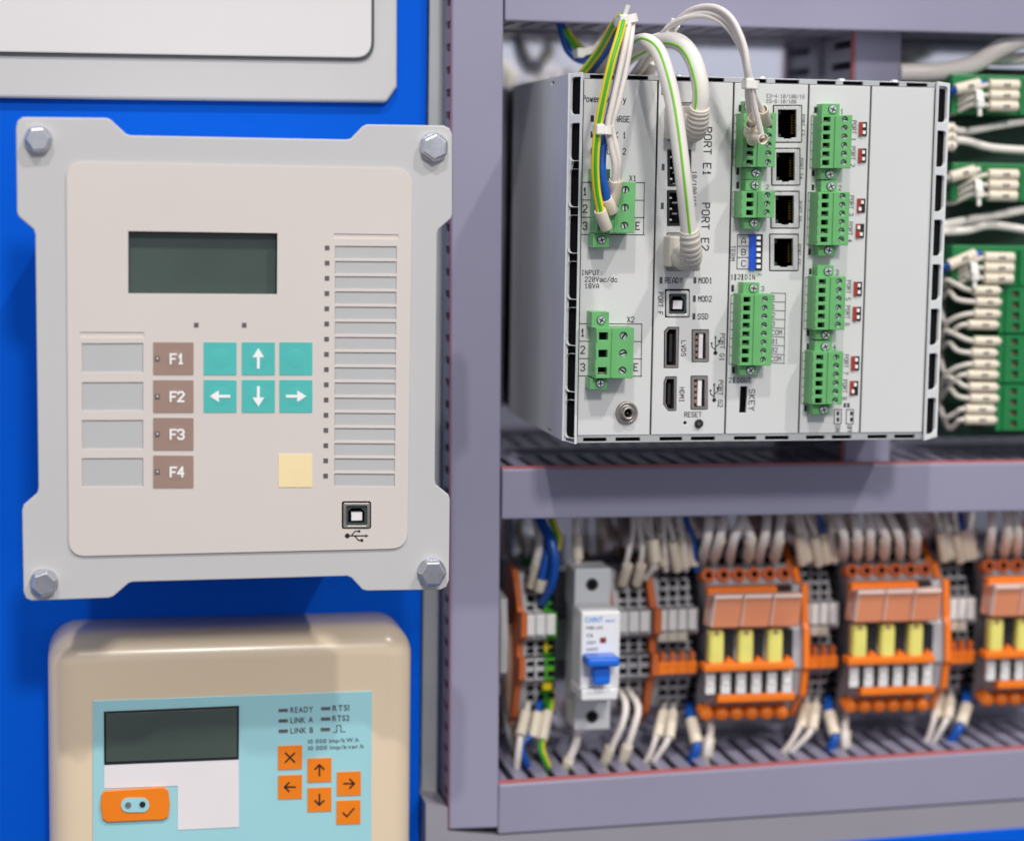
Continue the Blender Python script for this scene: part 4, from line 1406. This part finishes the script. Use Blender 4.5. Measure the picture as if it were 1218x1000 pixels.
ords = ('first', 'second', 'third', 'fourth', 'fifth', 'sixth', 'seventh', 'eighth', 'ninth', 'tenth', 'eleventh', 'twelfth')
for i, (x0, x1, y0, y1) in enumerate(stk):
    g = i // 4
    j = i % 4
    cyy = (360, 418, 478)[g]
    bow = [(1118, cyy + (j - 1.5) * 6, .10), (1124 + (j % 2) * 5, y0 + (-12 if j < 2 else 10), .086), (1138, y0 - (7 if j == 0 else (3 if j == 1 else -4)), .080), (x0 - 2, y0, .0775), (x1 + 3, y0 + .6, .0775)]
    wire('%s of the twelve sleeved wires stacked beside the green terminal blocks' % ords[i], bow, .0013, M_BOOT, [((x0, y0, .0775), (x1, y0 + .6, .0775), .0024)], group=gs, mark=True)
for i, pts in enumerate((
        [(1070, 86, .10), (1100, 86, .098), (1130, 84, .094), (1160, 76, .09), (1190, 58, .086), (1235, 40, .084)],
        [(1092, 92, .11), (1130, 88, .10), (1165, 72, .097), (1200, 71, .095), (1240, 68, .095)],
        [(1120, 152, .09), (1150, 156, .09), (1185, 150, .09), (1235, 142, .09)],
        [(1118, 166, .088), (1150, 168, .088), (1180, 176, .088), (1235, 180, .088)],
        [(1120, 268, .09), (1150, 262, .09), (1185, 256, .09), (1235, 246, .09)],
        [(1118, 276, .088), (1150, 274, .088), (1180, 268, .088), (1235, 276, .088)])):
    wire(('thick white cable curving up to the right edge under the topmost duct', 'white cable running just below the thick curving one',
          'upper pale cable in the gap under the topmost green board', 'lower pale cable in the gap under the topmost green board',
          'upper pale cable in the gap under the second green board', 'lower pale cable in the gap under the second green board')[i],
         pts, (.0044, .003, .0018, .0020, .0021, .0020)[i], M_WHITE if i < 2 else M_CABLE, cat='cable', name='cable', group='pale cables right of the controller')
for q in range(3):
    wire('%s short cream sleeve peeping out between the controller and the dark rack' % ('upper', 'middle', 'lower')[q], [(1112, 153 + q * 10, .09), (1126, 153 + q * 10, .082), (1136, 153.5 + q * 10, .082)], .0017, M_WHITE,
         [((1124, 153 + q * 10, .082), (1134, 153.4 + q * 10, .082), .0028)], group=gs, mark=True)

# ------------------------------------------------------------------ terminal row
b = MB()
for k, (y0, y1) in enumerate(((735, 741), (775, 781))):
    A = [un(600, y0 + 6, .138), un(1330, y0 - 24, .138), un(1330, y1 - 24, .138), un(600, y1 + 6, .138)]
    b.hexa(A + [Vector((p.x, .1415, p.z)) for p in A], M_STEEL)
A = [un(600, 747, .142), un(1330, 717, .142), un(1330, 751, .142), un(600, 781, .142)]
b.hexa(A + [Vector((p.x, .1495, p.z)) for p in A], M_STEEL)
tag(b.build('din_rail', None, base=A[3]), 'steel mounting rail behind the orange relay row', 'rail')

PROF = [(668, .137), (676, .126), (690, .121), (722, .112), (725, .103), (753, .103), (757, .112), (775, .112), (778, .106), (803, .106), (807, .114), (838, .122), (850, .132)]


def slab(b, x0, x1, prof, yb, m, xr=740, Yr=.104):
    """slice with a stepped front: prof is (measured y, depth)"""
    xa, xb = un(x0, xr, Yr).x, un(x1, xr, Yr).x
    mid = (x0 + x1) / 2
    F = []
    for py, Y in prof:
        F.append((Y, un(mid, py, Y).z))
    F.append((yb, F[-1][1]))
    F.append((yb, F[0][1]))
    n = len(F)
    vs = [(xa, y, z) for y, z in F] + [(xb, y, z) for y, z in F]
    return b.add(vs, [tuple(range(n)), tuple(reversed(range(n, 2 * n)))] + [(i, (i + 1) % n, (i + 1) % n + n, i + n) for i in range(n)], m)


def prof_at(prof, y):
    for (a, A), (c, C_) in zip(prof[:-1], prof[1:]):
        if a <= y <= c:
            return A + (C_ - A) * (y - a) / (c - a)
    return prof[-1][1]


def terminal(label, x0, x1, dy, m, group, comb=False, beige=False, stripes=None):
    prof = [(y + dy, Y) for y, Y in PROF]
    mid = (x0 + x1) / 2
    t = thing('terminal_block', label, 'terminal', un(mid, 850 + dy, .135), group)
    b = MB()
    g = .5
    slab(b, x0 + g, x1 - g, prof, .1495 if False else .1375, m)
    b.build('body', t, bevel=.0003, segs=1)
    if stripes:
        b = MB()
        for ya, yb2 in ((684, 706), (757, 770), (792, 812), (838, 848)):
            P2 = [(yy + dy, prof_at(prof, yy + dy) - .0004) for yy in (ya, yb2)]
            slab(b, x0 + g + .4, x1 - g - .4, P2, prof_at(prof, ya + dy) + .004, stripes)
        b.build('stripe', t)
    b = MB()
    w = x1 - x0
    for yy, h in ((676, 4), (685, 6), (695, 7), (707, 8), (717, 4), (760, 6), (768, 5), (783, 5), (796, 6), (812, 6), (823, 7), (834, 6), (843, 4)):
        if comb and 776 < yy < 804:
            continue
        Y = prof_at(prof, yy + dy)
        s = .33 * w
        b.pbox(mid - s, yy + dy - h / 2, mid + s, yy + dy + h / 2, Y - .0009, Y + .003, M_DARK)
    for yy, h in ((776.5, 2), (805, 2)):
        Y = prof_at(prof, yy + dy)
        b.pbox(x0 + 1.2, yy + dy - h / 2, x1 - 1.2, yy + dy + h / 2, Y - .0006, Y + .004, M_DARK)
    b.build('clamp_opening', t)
    b = MB()
    b.pbox(x0 + .9, 726 + dy, x1 - .9, 750 + dy, .1005, .1035, M_TMARK)
    b.build('marker', t, bevel=.0005)
    if beige:
        b = MB()
        b.pbox(x0 + .3, 753 + dy, x1 - .3, 763 + dy, .1005, .112, M_BEIGE)
        b.build('bridge_cover', t, bevel=.0003)
    if comb:
        b = MB()
        b.pbox(x0 + .1, 788 + dy, x1 - .1, 802 + dy, .1005, .106, M_ORANGE)
        b.pbox(mid - 2.2, 776 + dy, mid + 2.2, 787.5 + dy, .1015, .106, M_DORG)
        b.build('bridge', t, bevel=.0004)
    return t


def end_plate(label, x0, x1, dy, Y=.004, group='orange end plates', m=M_TORG, top=-3, bot=8):
    b = MB()
    prof = [(y + dy + (top if y < 700 else 0) + (bot if y > 830 else 0), YY - Y) for y, YY in PROF]
    slab(b, x0, x1, prof, .137, m)
    return tag(b.build('end_plate', None, bevel=.0003, segs=1, base=un(x0, 850 + dy, .137)), label, 'end plate', group)


TG = 'grey rail terminals'
ordx = ('first', 'second', 'third', 'fourth')
# left clamp block and group A
b = MB()
slab(b, 599.5, 608, [(702, .13), (712, .114), (760, .112), (800, .112), (808, .125), (828, .13)], .137, M_TLGREY)
tag(b.build('end_clamp', None, bevel=.0004, base=un(604, 828, .137)), 'light grey clamp at the left end of the terminal row', 'end clamp')
end_plate('orange end plate at the far left of the terminal row', 617.5, 624.5, 5)
for i in range(3):
    x0 = 625 + i * 12.3
    terminal(('grey terminal beside the leftmost orange plate', 'grey terminal with blue wire beside the green and yellow one', 'green and yellow earth terminal')[i], x0, x0 + 12.3, 6 - i * .6, M_TLGREY if i < 2 else M_WGRN, TG, stripes=M_WYEL if i == 2 else None)
# breaker
brk = thing('circuit_breaker', 'grey and white circuit breaker with blue lever', 'circuit breaker', un(705, 868, .11))
b = MB()
b.pbox(683.5, 676, 727, 723, .092, .111, M_BRK)
b.pbox(684, 830, 726, 868, .092, .111, M_BRK)
b.pbox(685, 722, 727, 832, .090, .111, M_BRK)
b.pbox(690, 700, 722, 838, .1112, .1372, M_TGREY)
b.build('body', brk, bevel=.0008)
b = MB()
b.pbox(691, 727, 737.5, 826, .072, .0905, M_BRKW)
b.pbox(691.5, 819, 735, 833, .068, .0905, M_BRKW)
b.build('face', brk, bevel=.001)
for y in (695, 852):
    b = MB()
    b.cyl(704.5, y, 7.2, .0915, .093, M_BLACK, 20)
    b.cyl(704.5, y, 4, .0912, .093, M_DARK, 16)
    b.build('screw_well', brk)
b = MB()
b.pbox(699, 782, 738, 794, .060, .072, M_BLEV)
b.pbox(706, 793, 727, 815, .064, .072, M_BLEV)
b.build('lever', brk, bevel=.0015)
b = MB()
b.text('CHINT', 695.5, 737, 22, 6, .072, M_BPRINT, mono=False)
b.text('next', 720, 737.5, 12, 4, .072, M_BPRINT, mono=False)
for s, x, y, w, h in (('NB1-63', 697, 746.5, 20, 3.4), ('C6', 697.5, 755.5, 8, 4), ('230V', 697.5, 764, 12, 3.4), ('6000', 697.5, 772, 14, 3.4)):
    b.text(s, x, y, w, h, .072, G, mono=False)
b.build('lettering', brk)
b = MB()
b.pbox(714, 758, 721, 764, .0716, .073, M_REDL)
b.build('indicator', brk)
# group B
end_plate('thin orange plate right of the circuit breaker', 728, 734, 1, .001)
for i in range(3):
    x0 = 734.5 + i * 13.2
    terminal('%s grey terminal from the left between breaker and orange plate' % ordx[i], x0, x0 + 13.2, 2 - i * .5, M_TGREY if i else M_TLGREY, TG)
end_plate('orange end plate left of the first relay block', 774.5, 782, 0, .006)
for i in range(4):
    x0 = 783 + i * 11.7
    terminal('%s grey terminal of four left of the first relay block' % ordx[i], x0, x0 + 11.7, 0 - i * .5, M_TGREY, TG, comb=True, beige=i < 3)
for i in range(4):
    x0 = 953.5 + i * 10.8
    terminal('%s grey terminal of four between the first and second relay blocks' % ordx[i], x0, x0 + 10.8, -7 - i * .4, M_TGREY, TG, comb=True, beige=i < 3)
for i in range(4):
    x0 = 1119.5 + i * 10.2
    terminal('%s grey terminal of four left of the relay block cut by the photo edge' % ordx[i], x0, x0 + 10.2, -12.5 - i * .4, M_TGREY, TG, comb=True, beige=i < 3)


def relay_block(label, X0, s, dyt, sy):
    fx = lambda x: X0 + (x - 843) * s
    fy = lambda x, y: 683 + dyt + (y - 683) * sy - (x - 890) * .022
    t = thing('relay_block', label, 'relay block', un(fx(890), fy(890, 856), .13), 'orange relay blocks with yellow relays')

    def pb(b, x0, y0, x1, y1, Y0, Y1, m):
        b.pbox(fx(x0), fy((x0 + x1) / 2, y0), fx(x1), fy((x0 + x1) / 2, y1), Y0, Y1, m)
    PR = [(652, .137), (662, .123), (674, .119), (676, .113), (694, .108), (697, .098), (744, .096), (748, .094), (796, .092), (800, .094), (828, .096), (836, .104), (852, .112), (858, .125)]
    b = MB()
    slab(b, fx(840), fx(945), [(fy(890, y), Y) for y, Y in PR], .137, M_TGREY, 740)
    b.build('body', t, bevel=.0006, segs=1)
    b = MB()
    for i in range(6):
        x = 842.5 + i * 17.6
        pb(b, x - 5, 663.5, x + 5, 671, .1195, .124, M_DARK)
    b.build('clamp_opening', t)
    b = MB()
    for x in (868, 903, 938):
        pb(b, x - 5, 750, x + 5, 785, .0905, .096, M_BLACK)
    pb(b, 926, 698, 942, 704, .094, .099, M_BLACK)
    pb(b, 838, 799.5, 943, 824, .0921, .0935, M_BLACK)
    b.build('recess', t)
    for i in range(6):
        x = 843 + i * 18.2
        b = MB()
        k = pxm(fx(x), 683, .108)
        c = un(fx(x), fy(x, 683), .108)
        ax = Vector((0, -1, .35))
        b.lathe(c + Vector((0, .006, -.002)), [(8.2 * k * s, 0), (8.2 * k * s, .0062), (7 * k * s, .0068), (4.2 * k * s, .0066), (3.6 * k * s, .004)], M_DORG, 18, axis=ax)
        b.lathe(c + Vector((0, .006, -.002)), [(3.4 * k * s, .004), (3.4 * k * s, .0068)], M_DARK, 12, axis=ax)
        b.build('upper_screw', t)
        x = 841.5 + i * 17.8
        b = MB()
        c = un(fx(x), fy(x, 846), .100)
        ax = Vector((0, -1, -.15))
        b.lathe(c + Vector((0, .008, 0)), [(8.2 * k * s, 0), (8.4 * k * s, .006), (7.4 * k * s, .0082), (4 * k * s, .009), (0, .0092)], M_ORANGE, 18, axis=ax)
        b.build('lower_screw', t)
    b = MB()
    pb(b, 842, 698.5, 925, 707, .0915, .098, M_ORANGE)
    b.build('bridge', t, bevel=.0006)
    b = MB()
    pb(b, 838, 789, 946, 797.5, .0855, .094, M_ORANGE)
    b.build('bridge', t, bevel=.0006)
    b = MB()
    pb(b, 854, 825.5, 946, 834.5, .0900, .097, M_ORANGE)
    b.build('bridge', t, bevel=.0006)
    for i in range(3):
        x = 847.5 + i * 35.2
        b = MB()
        w = 34.2
        # lever cover: leans forward at its top
        F = []
        for (xx, yy, Y) in ((x + 3, 709, .0790), (x + w + 3, 709, .0790), (x + w - 2, 746, .0840), (x - 2, 746, .0840)):
            F.append(un(fx(xx), fy(xx, yy), Y))
        Bk = [p + Vector((0, .014, -.001)) for p in F]
        b.hexa(F + Bk, M_CLRORG)
        o = b.build('lever_cover', t, bevel=.0008)
        b = MB()
        F2 = []
        for (xx, yy, Y) in ((x + 3.4, 707.2, .0778), (x + w + 2.6, 707.2, .0778), (x + w + 1.8, 712, .0780), (x + 2.6, 712, .0780)):
            F2.append(un(fx(xx), fy(xx, yy), Y))
        b.hexa(F2 + [p + Vector((0, .006, .0)) for p in F2], M_CLRIM)  # pale strip paints the bright highlight on the cover's top edge
        F2 = []
        for (xx, yy, Y) in ((x + 2.8, 712.3, .0786), (x + 4.6, 712.3, .0786), (x + .2, 745, .0832), (x - 1.8, 745, .0832)):
            F2.append(un(fx(xx), fy(xx, yy), Y))
        b.hexa(F2 + [p + Vector((0, .004, .0)) for p in F2], M_CLRIM)
        b.build('rim', o, bevel=.0004)
        b = MB()
        xr = (841, 876, 911)[i]
        pb(b, xr + 3, 749, xr + 21, 790, .0870, .094, M_YREL)
        b.build('relay', t, bevel=.0018, segs=3)
        b = MB()
        pb(b, xr + 10, 750.5, xr + 14, 754.5, .0866, .088, M_BROWNW)
        b.build('relay_tab', t)
        b = MB()
        F = [un(fx(xx), fy(xx, yy), .088) for xx, yy in ((xr + 26, 780), (xr + 32, 786), (xr + 32, 789), (xr + 22, 789))]
        b.hexa(F + [p + Vector((0, .005, 0)) for p in F], M_ORANGE)
        b.build('latch', t)
    for i in range(6):
        x = 837.5 + i * 18.3
        b = MB()
        pb(b, x + 2, 798.5, x + 13.6, 825, .0905, .0935, M_TMARK)
        pb(b, x + 3, 808, x + 12, 814, .0899, .091, M_WPRINT)
        b.build('marker', t, bevel=.0008)
    b = MB()
    slab(b, fx(945.5), fx(952.5), [(fy(949, y), Y - .0025) for y, Y in [(640, .137), (652, .128)] + PR[2:-1]], .137, M_TORG if False else M_ORANGE, 740)
    b.build('end_plate', t, bevel=.0004, segs=1)
    return t


relay_block('orange relay block next to the four terminals by the breaker', 843, 1.0, 0, 1.0)
relay_block('orange relay block in the middle of the relay row', 1014, .955, -5, .976)
relay_block('orange relay block cut off by the right edge of the photo', 1177, .93, -11, .963)

# wires dropping from the middle duct
J = (.4, -1.0, .9, -.3, -1.1, .6)
R = .0024


def drop(label, pts, m=M_WHITE, sl=None, r=R, group='wires dropping from the middle duct', rs=.0026, stripe=None):
    return wire(label, pts, r, m, [(a, c, rs) for a, c in (sl or [])], group=group, stripe=stripe)


drop('blue wire looping down into the blue marked terminal at far left', [(634, 596, .115), (645, 622, .106), (656, 645, .100), (660, 668, .098), (656, 695, .102), (645, 716, .112)], M_WBLU)
drop('short blue wire with ring sleeve beside the blue loop', [(652, 640, .108), (651, 660, .104), (644, 688, .104)], M_WBLU, [((645, 688, .104), (641, 702, .106), )])
drop('cream wire left of the blue loop', [(632, 596, .12), (640, 625, .112), (642, 650, .108), (636, 676, .110), (632, 696, .115)], M_WHITE, [((640, 668, .108), (632, 698, .113))])
drop('green and yellow wire right of the blue loop', [(652, 598, .118), (658, 622, .112), (665, 642, .108), (659, 662, .110), (656, 684, .118)], M_WYEL, r=.0017, stripe=(M_WGRN, .9, .5, .8))
drop('white wire with sleeve above the circuit breaker', [(684, 596, .115), (685, 625, .11), (686.5, 660, .108), (688, 678, .110)], M_WHITE, [((686, 636, .109), (687.5, 665, .108))], r=.0018)
for i, (pts, sl) in enumerate((
        ([(752, 596, .115), (753, 630, .108), (748, 655, .106), (742, 684, .112)], ((747, 672, .107), (740, 694, .114))),
        ([(757, 596, .115), (761, 630, .108), (764, 655, .106), (759, 686, .112)], ((763, 672, .107), (757, 694, .114))),
        ([(760, 596, .115), (768, 625, .108), (778, 645, .102), (779, 670, .102), (768, 688, .110)], ((777, 640, .102), (779.5, 668, .102))))):
    drop('%s white wire over the grey terminals beside the breaker' % ordx[i], pts, M_WHITE, [sl], r=.0014)
for i, (x, xb, c) in enumerate(((772, 776, 0), (788, 791, 0), (794, 803, 0), (806, 815, 0), (815, 827, 1))):
    drop('%s sleeved wire over the terminals left of the first relay block' % ('first', 'second', 'third', 'fourth', 'fifth blue')[i],
         [(x, 594, .116), (x + 1, 618, .110), (xb - 1, 645, .106), (xb + 1, 678, .112)], M_WBLU if c else M_WHITE, [((xb - 4 + J[i], 638 + 6 * J[i], .106 - .002 * J[i]), (xb + 1 + 2 * J[i], 675 + 3 * J[i], .111))], r=.0014, rs=.0024)
for nm, xs, y0, dyy in (('first', ((843, 836), (860, 849), (882, 868), (884, 890), (912, 903), (929, 921)), 659, 0), ('middle', ((995, 1003), (1016, 1019), (1033, 1034), (1042, 1051), (1058, 1070), (1082, 1087)), 656, -2), ('last', ((1180, 1176), (1197, 1194), (1206, 1209), (1222, 1226)), 648, -6)):
    for i, (xt, xb) in enumerate(xs):
        bend = (xb - xt) * .15 + random.uniform(-1, 1)
        drop('%s white wire from the left entering the top of the %s relay block' % (ords[i], nm), [(xt - 3, 592, .112), (xt, 616 + dyy, .100), ((xt + xb) / 2 + bend * 1.5 + 3, 638 + dyy, .0945), (xb + 1, 657 + dyy, .104), (xb, 668 + dyy, .122)], M_WHITE,
             [(((xt + xb) / 2 + bend * 1.5 + 3, 641 + dyy, .0955), (xb + .5, 661 + dyy, .109))] if i % 2 else [], r=.0023, rs=.0029)
for nm, lst, y0, y1 in (('the first and second relay blocks', ((944, 953, 0), (950, 961, 0), (958, 972, 0), (972, 983, 1), (986, 993, 0)), 634, 669), ('the second and last relay blocks', ((1112, 1122, 0), (1122, 1131, 0), (1134, 1140, 0), (1140, 1150, 1), (1154, 1158, 0)), 630, 665)):
    for i, (xt, xb, c) in enumerate(lst):
        drop('%s sleeved wire from the left over the terminals between %s' % (ords[i], nm), [(xt, 592, .116), (xt + 2, 612, .110), (xb - 3 + J[i], y0 + 2, .106), (xb + 1 + J[i], y1, .112)], M_WBLU if c else M_WHITE, [((xb - 4 + J[i], y0 + 4 * J[i], .106 - .002 * J[i]), (xb + 1 + J[i], y1 + 2.5 * J[i], .111))], r=.0014, rs=.0025)

# a second, deeper rank of wires seen between the front ones
for i, (xt, xb) in enumerate(((768, 771), (782, 786), (800, 797), (946, 957), (962, 966), (978, 976), (990, 989), (1118, 1126), (1130, 1137), (1148, 1145))):
    nm = 'left of the first relay block' if xt < 900 else ('between the first and middle relay blocks' if xt < 1050 else 'left of the last relay block')
    j = i if xt < 900 else (i - 3 if xt < 1050 else i - 7)
    drop('%s thin white wire in the rear rank %s' % (ords[j], nm), [(xt - 2, 592, .122), (xt + (i * 7 % 5) - 2, 620, .116), (xb + (i * 5 % 7) - 3, 645, .115), (xb, 674 - (xt - 768) * .03, .126)], M_WHITE, r=.0013)

# wires running down into the lowest duct
LG = 'wires running into the lowest duct'


def fall(label, pts, m=M_WHITE, sl=None, r=.0017, rs=.0026, stripe=None):
    return wire(label, pts, r, m, [(a, c, rs) for a, c in (sl or [])], group=LG, stripe=stripe)


fall('white wire with long sleeve under the leftmost grey terminal', [(630, 826, .122), (627, 842, .116), (620, 872, .106), (616, 900, .102), (612, 940, .11)], M_WHITE, [((626, 846, .113), (619, 875, .104))])
fall('blue wire with sleeve under the second terminal from the left', [(641, 824, .122), (641, 842, .116), (634, 872, .108), (621, 884, .106), (624, 902, .105), (639, 935, .11)], M_WBLU, [((640, 847, .113), (634, 877, .107))])
fall('green and yellow wire with sleeve under the earth terminal', [(656, 822, .122), (655, 840, .116), (648, 872, .106), (644, 888, .104), (650, 906, .104), (662, 936, .11)], M_WYEL, [((652, 846, .112), (645, 880, .104))], stripe=(M_WGRN, .5, .5, .75))
fall('white wire leaving the bottom of the circuit breaker', [(687, 862, .105), (685, 885, .103), (676, 905, .104), (671, 930, .11)], M_WHITE, [((677, 902, .104), (671, 922, .108))], r=.002)
fall('white wire bending under the terminals right of the breaker', [(735, 818, .118), (744, 836, .108), (741, 858, .104), (726, 892, .104), (716, 918, .11)], M_WHITE, [((726, 888, .104), (716, 914, .108))], r=.0017)
fall('white wire bending further right under the terminals right of the breaker', [(746, 818, .118), (759, 840, .106), (755, 862, .102), (745, 892, .103), (735, 920, .11)], M_WHITE, [((747, 886, .102), (737, 914, .108))], r=.0017)
for i, (xa, xs, xe, ya, ye, yo, nm) in enumerate(((790, 783, 762, 846, 876, 916, 'left of the first relay block'), (960, 953, 925, 838, 866, 902, 'between the first and middle relay blocks'), (1120, 1114, 1096, 831, 853, 892, 'between the middle and last relay blocks'))):
    fall('upper white sleeved wire slanting away under the terminals ' + nm, [(xa, ya - 10, .122), (xa - 1, ya + 4, .112), (xs - 2, ye - 2, .104), ((xs + xe) / 2 + 1, (ye + yo) / 2, .104), (xe, yo, .108), (xe - 5, yo + 14, .115)], M_WHITE, [((xa - .5, ya, .113), (xs - 1, ye, .104))], r=.0015)
    fall('lower white sleeved wire slanting away under the terminals ' + nm, [(xa + 11, ya - 10, .122), (xa + 10, ya + 4, .110), (xs + 12, ye + 2, .100), ((xs + xe) / 2 + 10, (ye + yo) / 2 + 2, .101), (xe + 9, yo, .106), (xe + 4, yo + 14, .115)], M_WHITE, [((xa + 10.5, ya, .110), (xs + 13, ye + 2, .100))], r=.0015)
for i, (x, y, x2, y2, nm) in enumerate(((821, 850, 829, 884, 'left of the first relay block'), (985, 842, 993, 874, 'between the first and middle relay blocks'), (1149, 834, 1142, 862, 'between the middle and last relay blocks'))):
    dx = -10 if i < 2 else -19
    fall('thick blue wire with cream sleeve under the terminals ' + nm, [(x, y - 12, .120), (x, y, .112), (x2, y2, .102), (x2 + dx * .4, y2 + 14, .102), (x2 + dx, y2 + 30, .106), (x2 + dx * 1.4, y2 + 44, .115)], M_WBLU, [((x + 1, y + 5, .110), (x2, y2, .1015))], r=.0024, rs=.0031)
    if i < 2:
        fall('white wire beside the thick blue one ' + nm, [(845 + i * 160, 848 - i * 8, .118), (845 + i * 160, 870 - i * 8, .108), (840 + i * 164, 895 - i * 9, .104), (836 + i * 168, 922 - i * 10, .112)], M_WHITE, [((844 + i * 161, 876 - i * 8, .107), (837 + i * 167, 914 - i * 9, .106))], r=.0019, rs=.0030)
for i, pts in enumerate(([(600, 742, .125), (606, 790, .122), (610, 840, .125), (618, 890, .13)], [(598, 800, .13), (602, 840, .128), (608, 880, .128), (622, 915, .135)])):
    tag(wire(('brown cable hanging behind the left end clamp', 'dark cable crossing behind the left end clamp')[i], pts, .004 if i == 0 else .002, M_BROWNW if i == 0 else M_GREYW, cat='cable', name='cable'), ('brown cable hanging behind the left end clamp', 'grey cable crossing behind the left end clamp')[i], 'cable')

# ------------------------------------------------------------------ light
w = bpy.data.worlds.new('World')
SC.world = w
w.use_nodes = True
nt = w.node_tree
bg = nt.nodes['Background']
tc = nt.nodes.new('ShaderNodeTexCoord')
sx = nt.nodes.new('ShaderNodeSeparateXYZ')
nt.links.new(tc.outputs['Generated'], sx.inputs['Vector'])
rp = nt.nodes.new('ShaderNodeValToRGB')
mr = nt.nodes.new('ShaderNodeMapRange')
mr.inputs['From Min'].default_value = -1
mr.inputs['From Max'].default_value = 1
nt.links.new(sx.outputs['Z'], mr.inputs['Value'])
nt.links.new(mr.outputs['Result'], rp.inputs['Fac'])
e = rp.color_ramp.elements
e[0].position, e[0].color = 0.25, (0.26, 0.265, 0.32, 1)
e[1].position, e[1].color = 0.97, (0.80, 0.84, 0.95, 1)
for q, c in ((0.49, (0.34, 0.345, 0.41, 1)), (0.525, (1.55, 1.60, 1.78, 1)), (0.60, (1.30, 1.34, 1.50, 1)), (0.68, (0.46, 0.47, 0.54, 1))):  # bright band above the horizon, added for the metal mounting plate to reflect
    x = rp.color_ramp.elements.new(q)
    x.color = c
nt.links.new(rp.outputs['Color'], bg.inputs['Color'])
bg.inputs['Strength'].default_value = 0.52


def lamp(name, d, dist, power, radius, col):
    L = bpy.data.lights.new(name, 'SPOT')
    L.energy = power
    L.shadow_soft_size = radius
    L.spot_size = math.radians(35)
    L.spot_blend = 0.6
    L.color = col
    o = bpy.data.objects.new(name, L)
    COL.objects.link(o)
    aim = Vector((0.17, 0.03, -0.09))
    d = Vector(d).normalized()
    o.location = aim + d * dist
    o.rotation_euler = (-d).to_track_quat('-Z', 'Y').to_euler()
    return o


lamp('hall_spot', (-0.168, -0.567, 0.806), 5.0, 325, 0.07, (1.0, 0.97, 0.93))
lamp('hall_spot', (0.40, -0.50, 0.76), 5.0, 350, 0.08, (1.0, 0.97, 0.93))
lamp('hall_spot', (0.03, -0.848, 0.53), 5.0, 400, 0.24, (1.0, 0.97, 0.93))

# ------------------------------------------------------------------ camera and render settings
cam = bpy.data.cameras.new('camera')
co = bpy.data.objects.new('camera', cam)
COL.objects.link(co)
co.matrix_world = Matrix((CR, CU, -_F)).transposed().to_4x4()
co.location = CAM
cam.sensor_width = 36
cam.lens = 36 * FPX / 1218
cam.clip_start = 0.01
cam.clip_end = 50
cam.dof.use_dof = True
cam.dof.focus_distance = 0.893
cam.dof.aperture_fstop = 74.5 / 17.0
SC.camera = co
SC.view_settings.view_transform = 'Standard'
SC.view_settings.look = 'None'
SC.view_settings.gamma = 1
SC.view_settings.exposure = 0
SC.view_settings.use_curve_mapping = False
SC.cycles.use_denoising = True
SC.cycles.max_bounces = 8
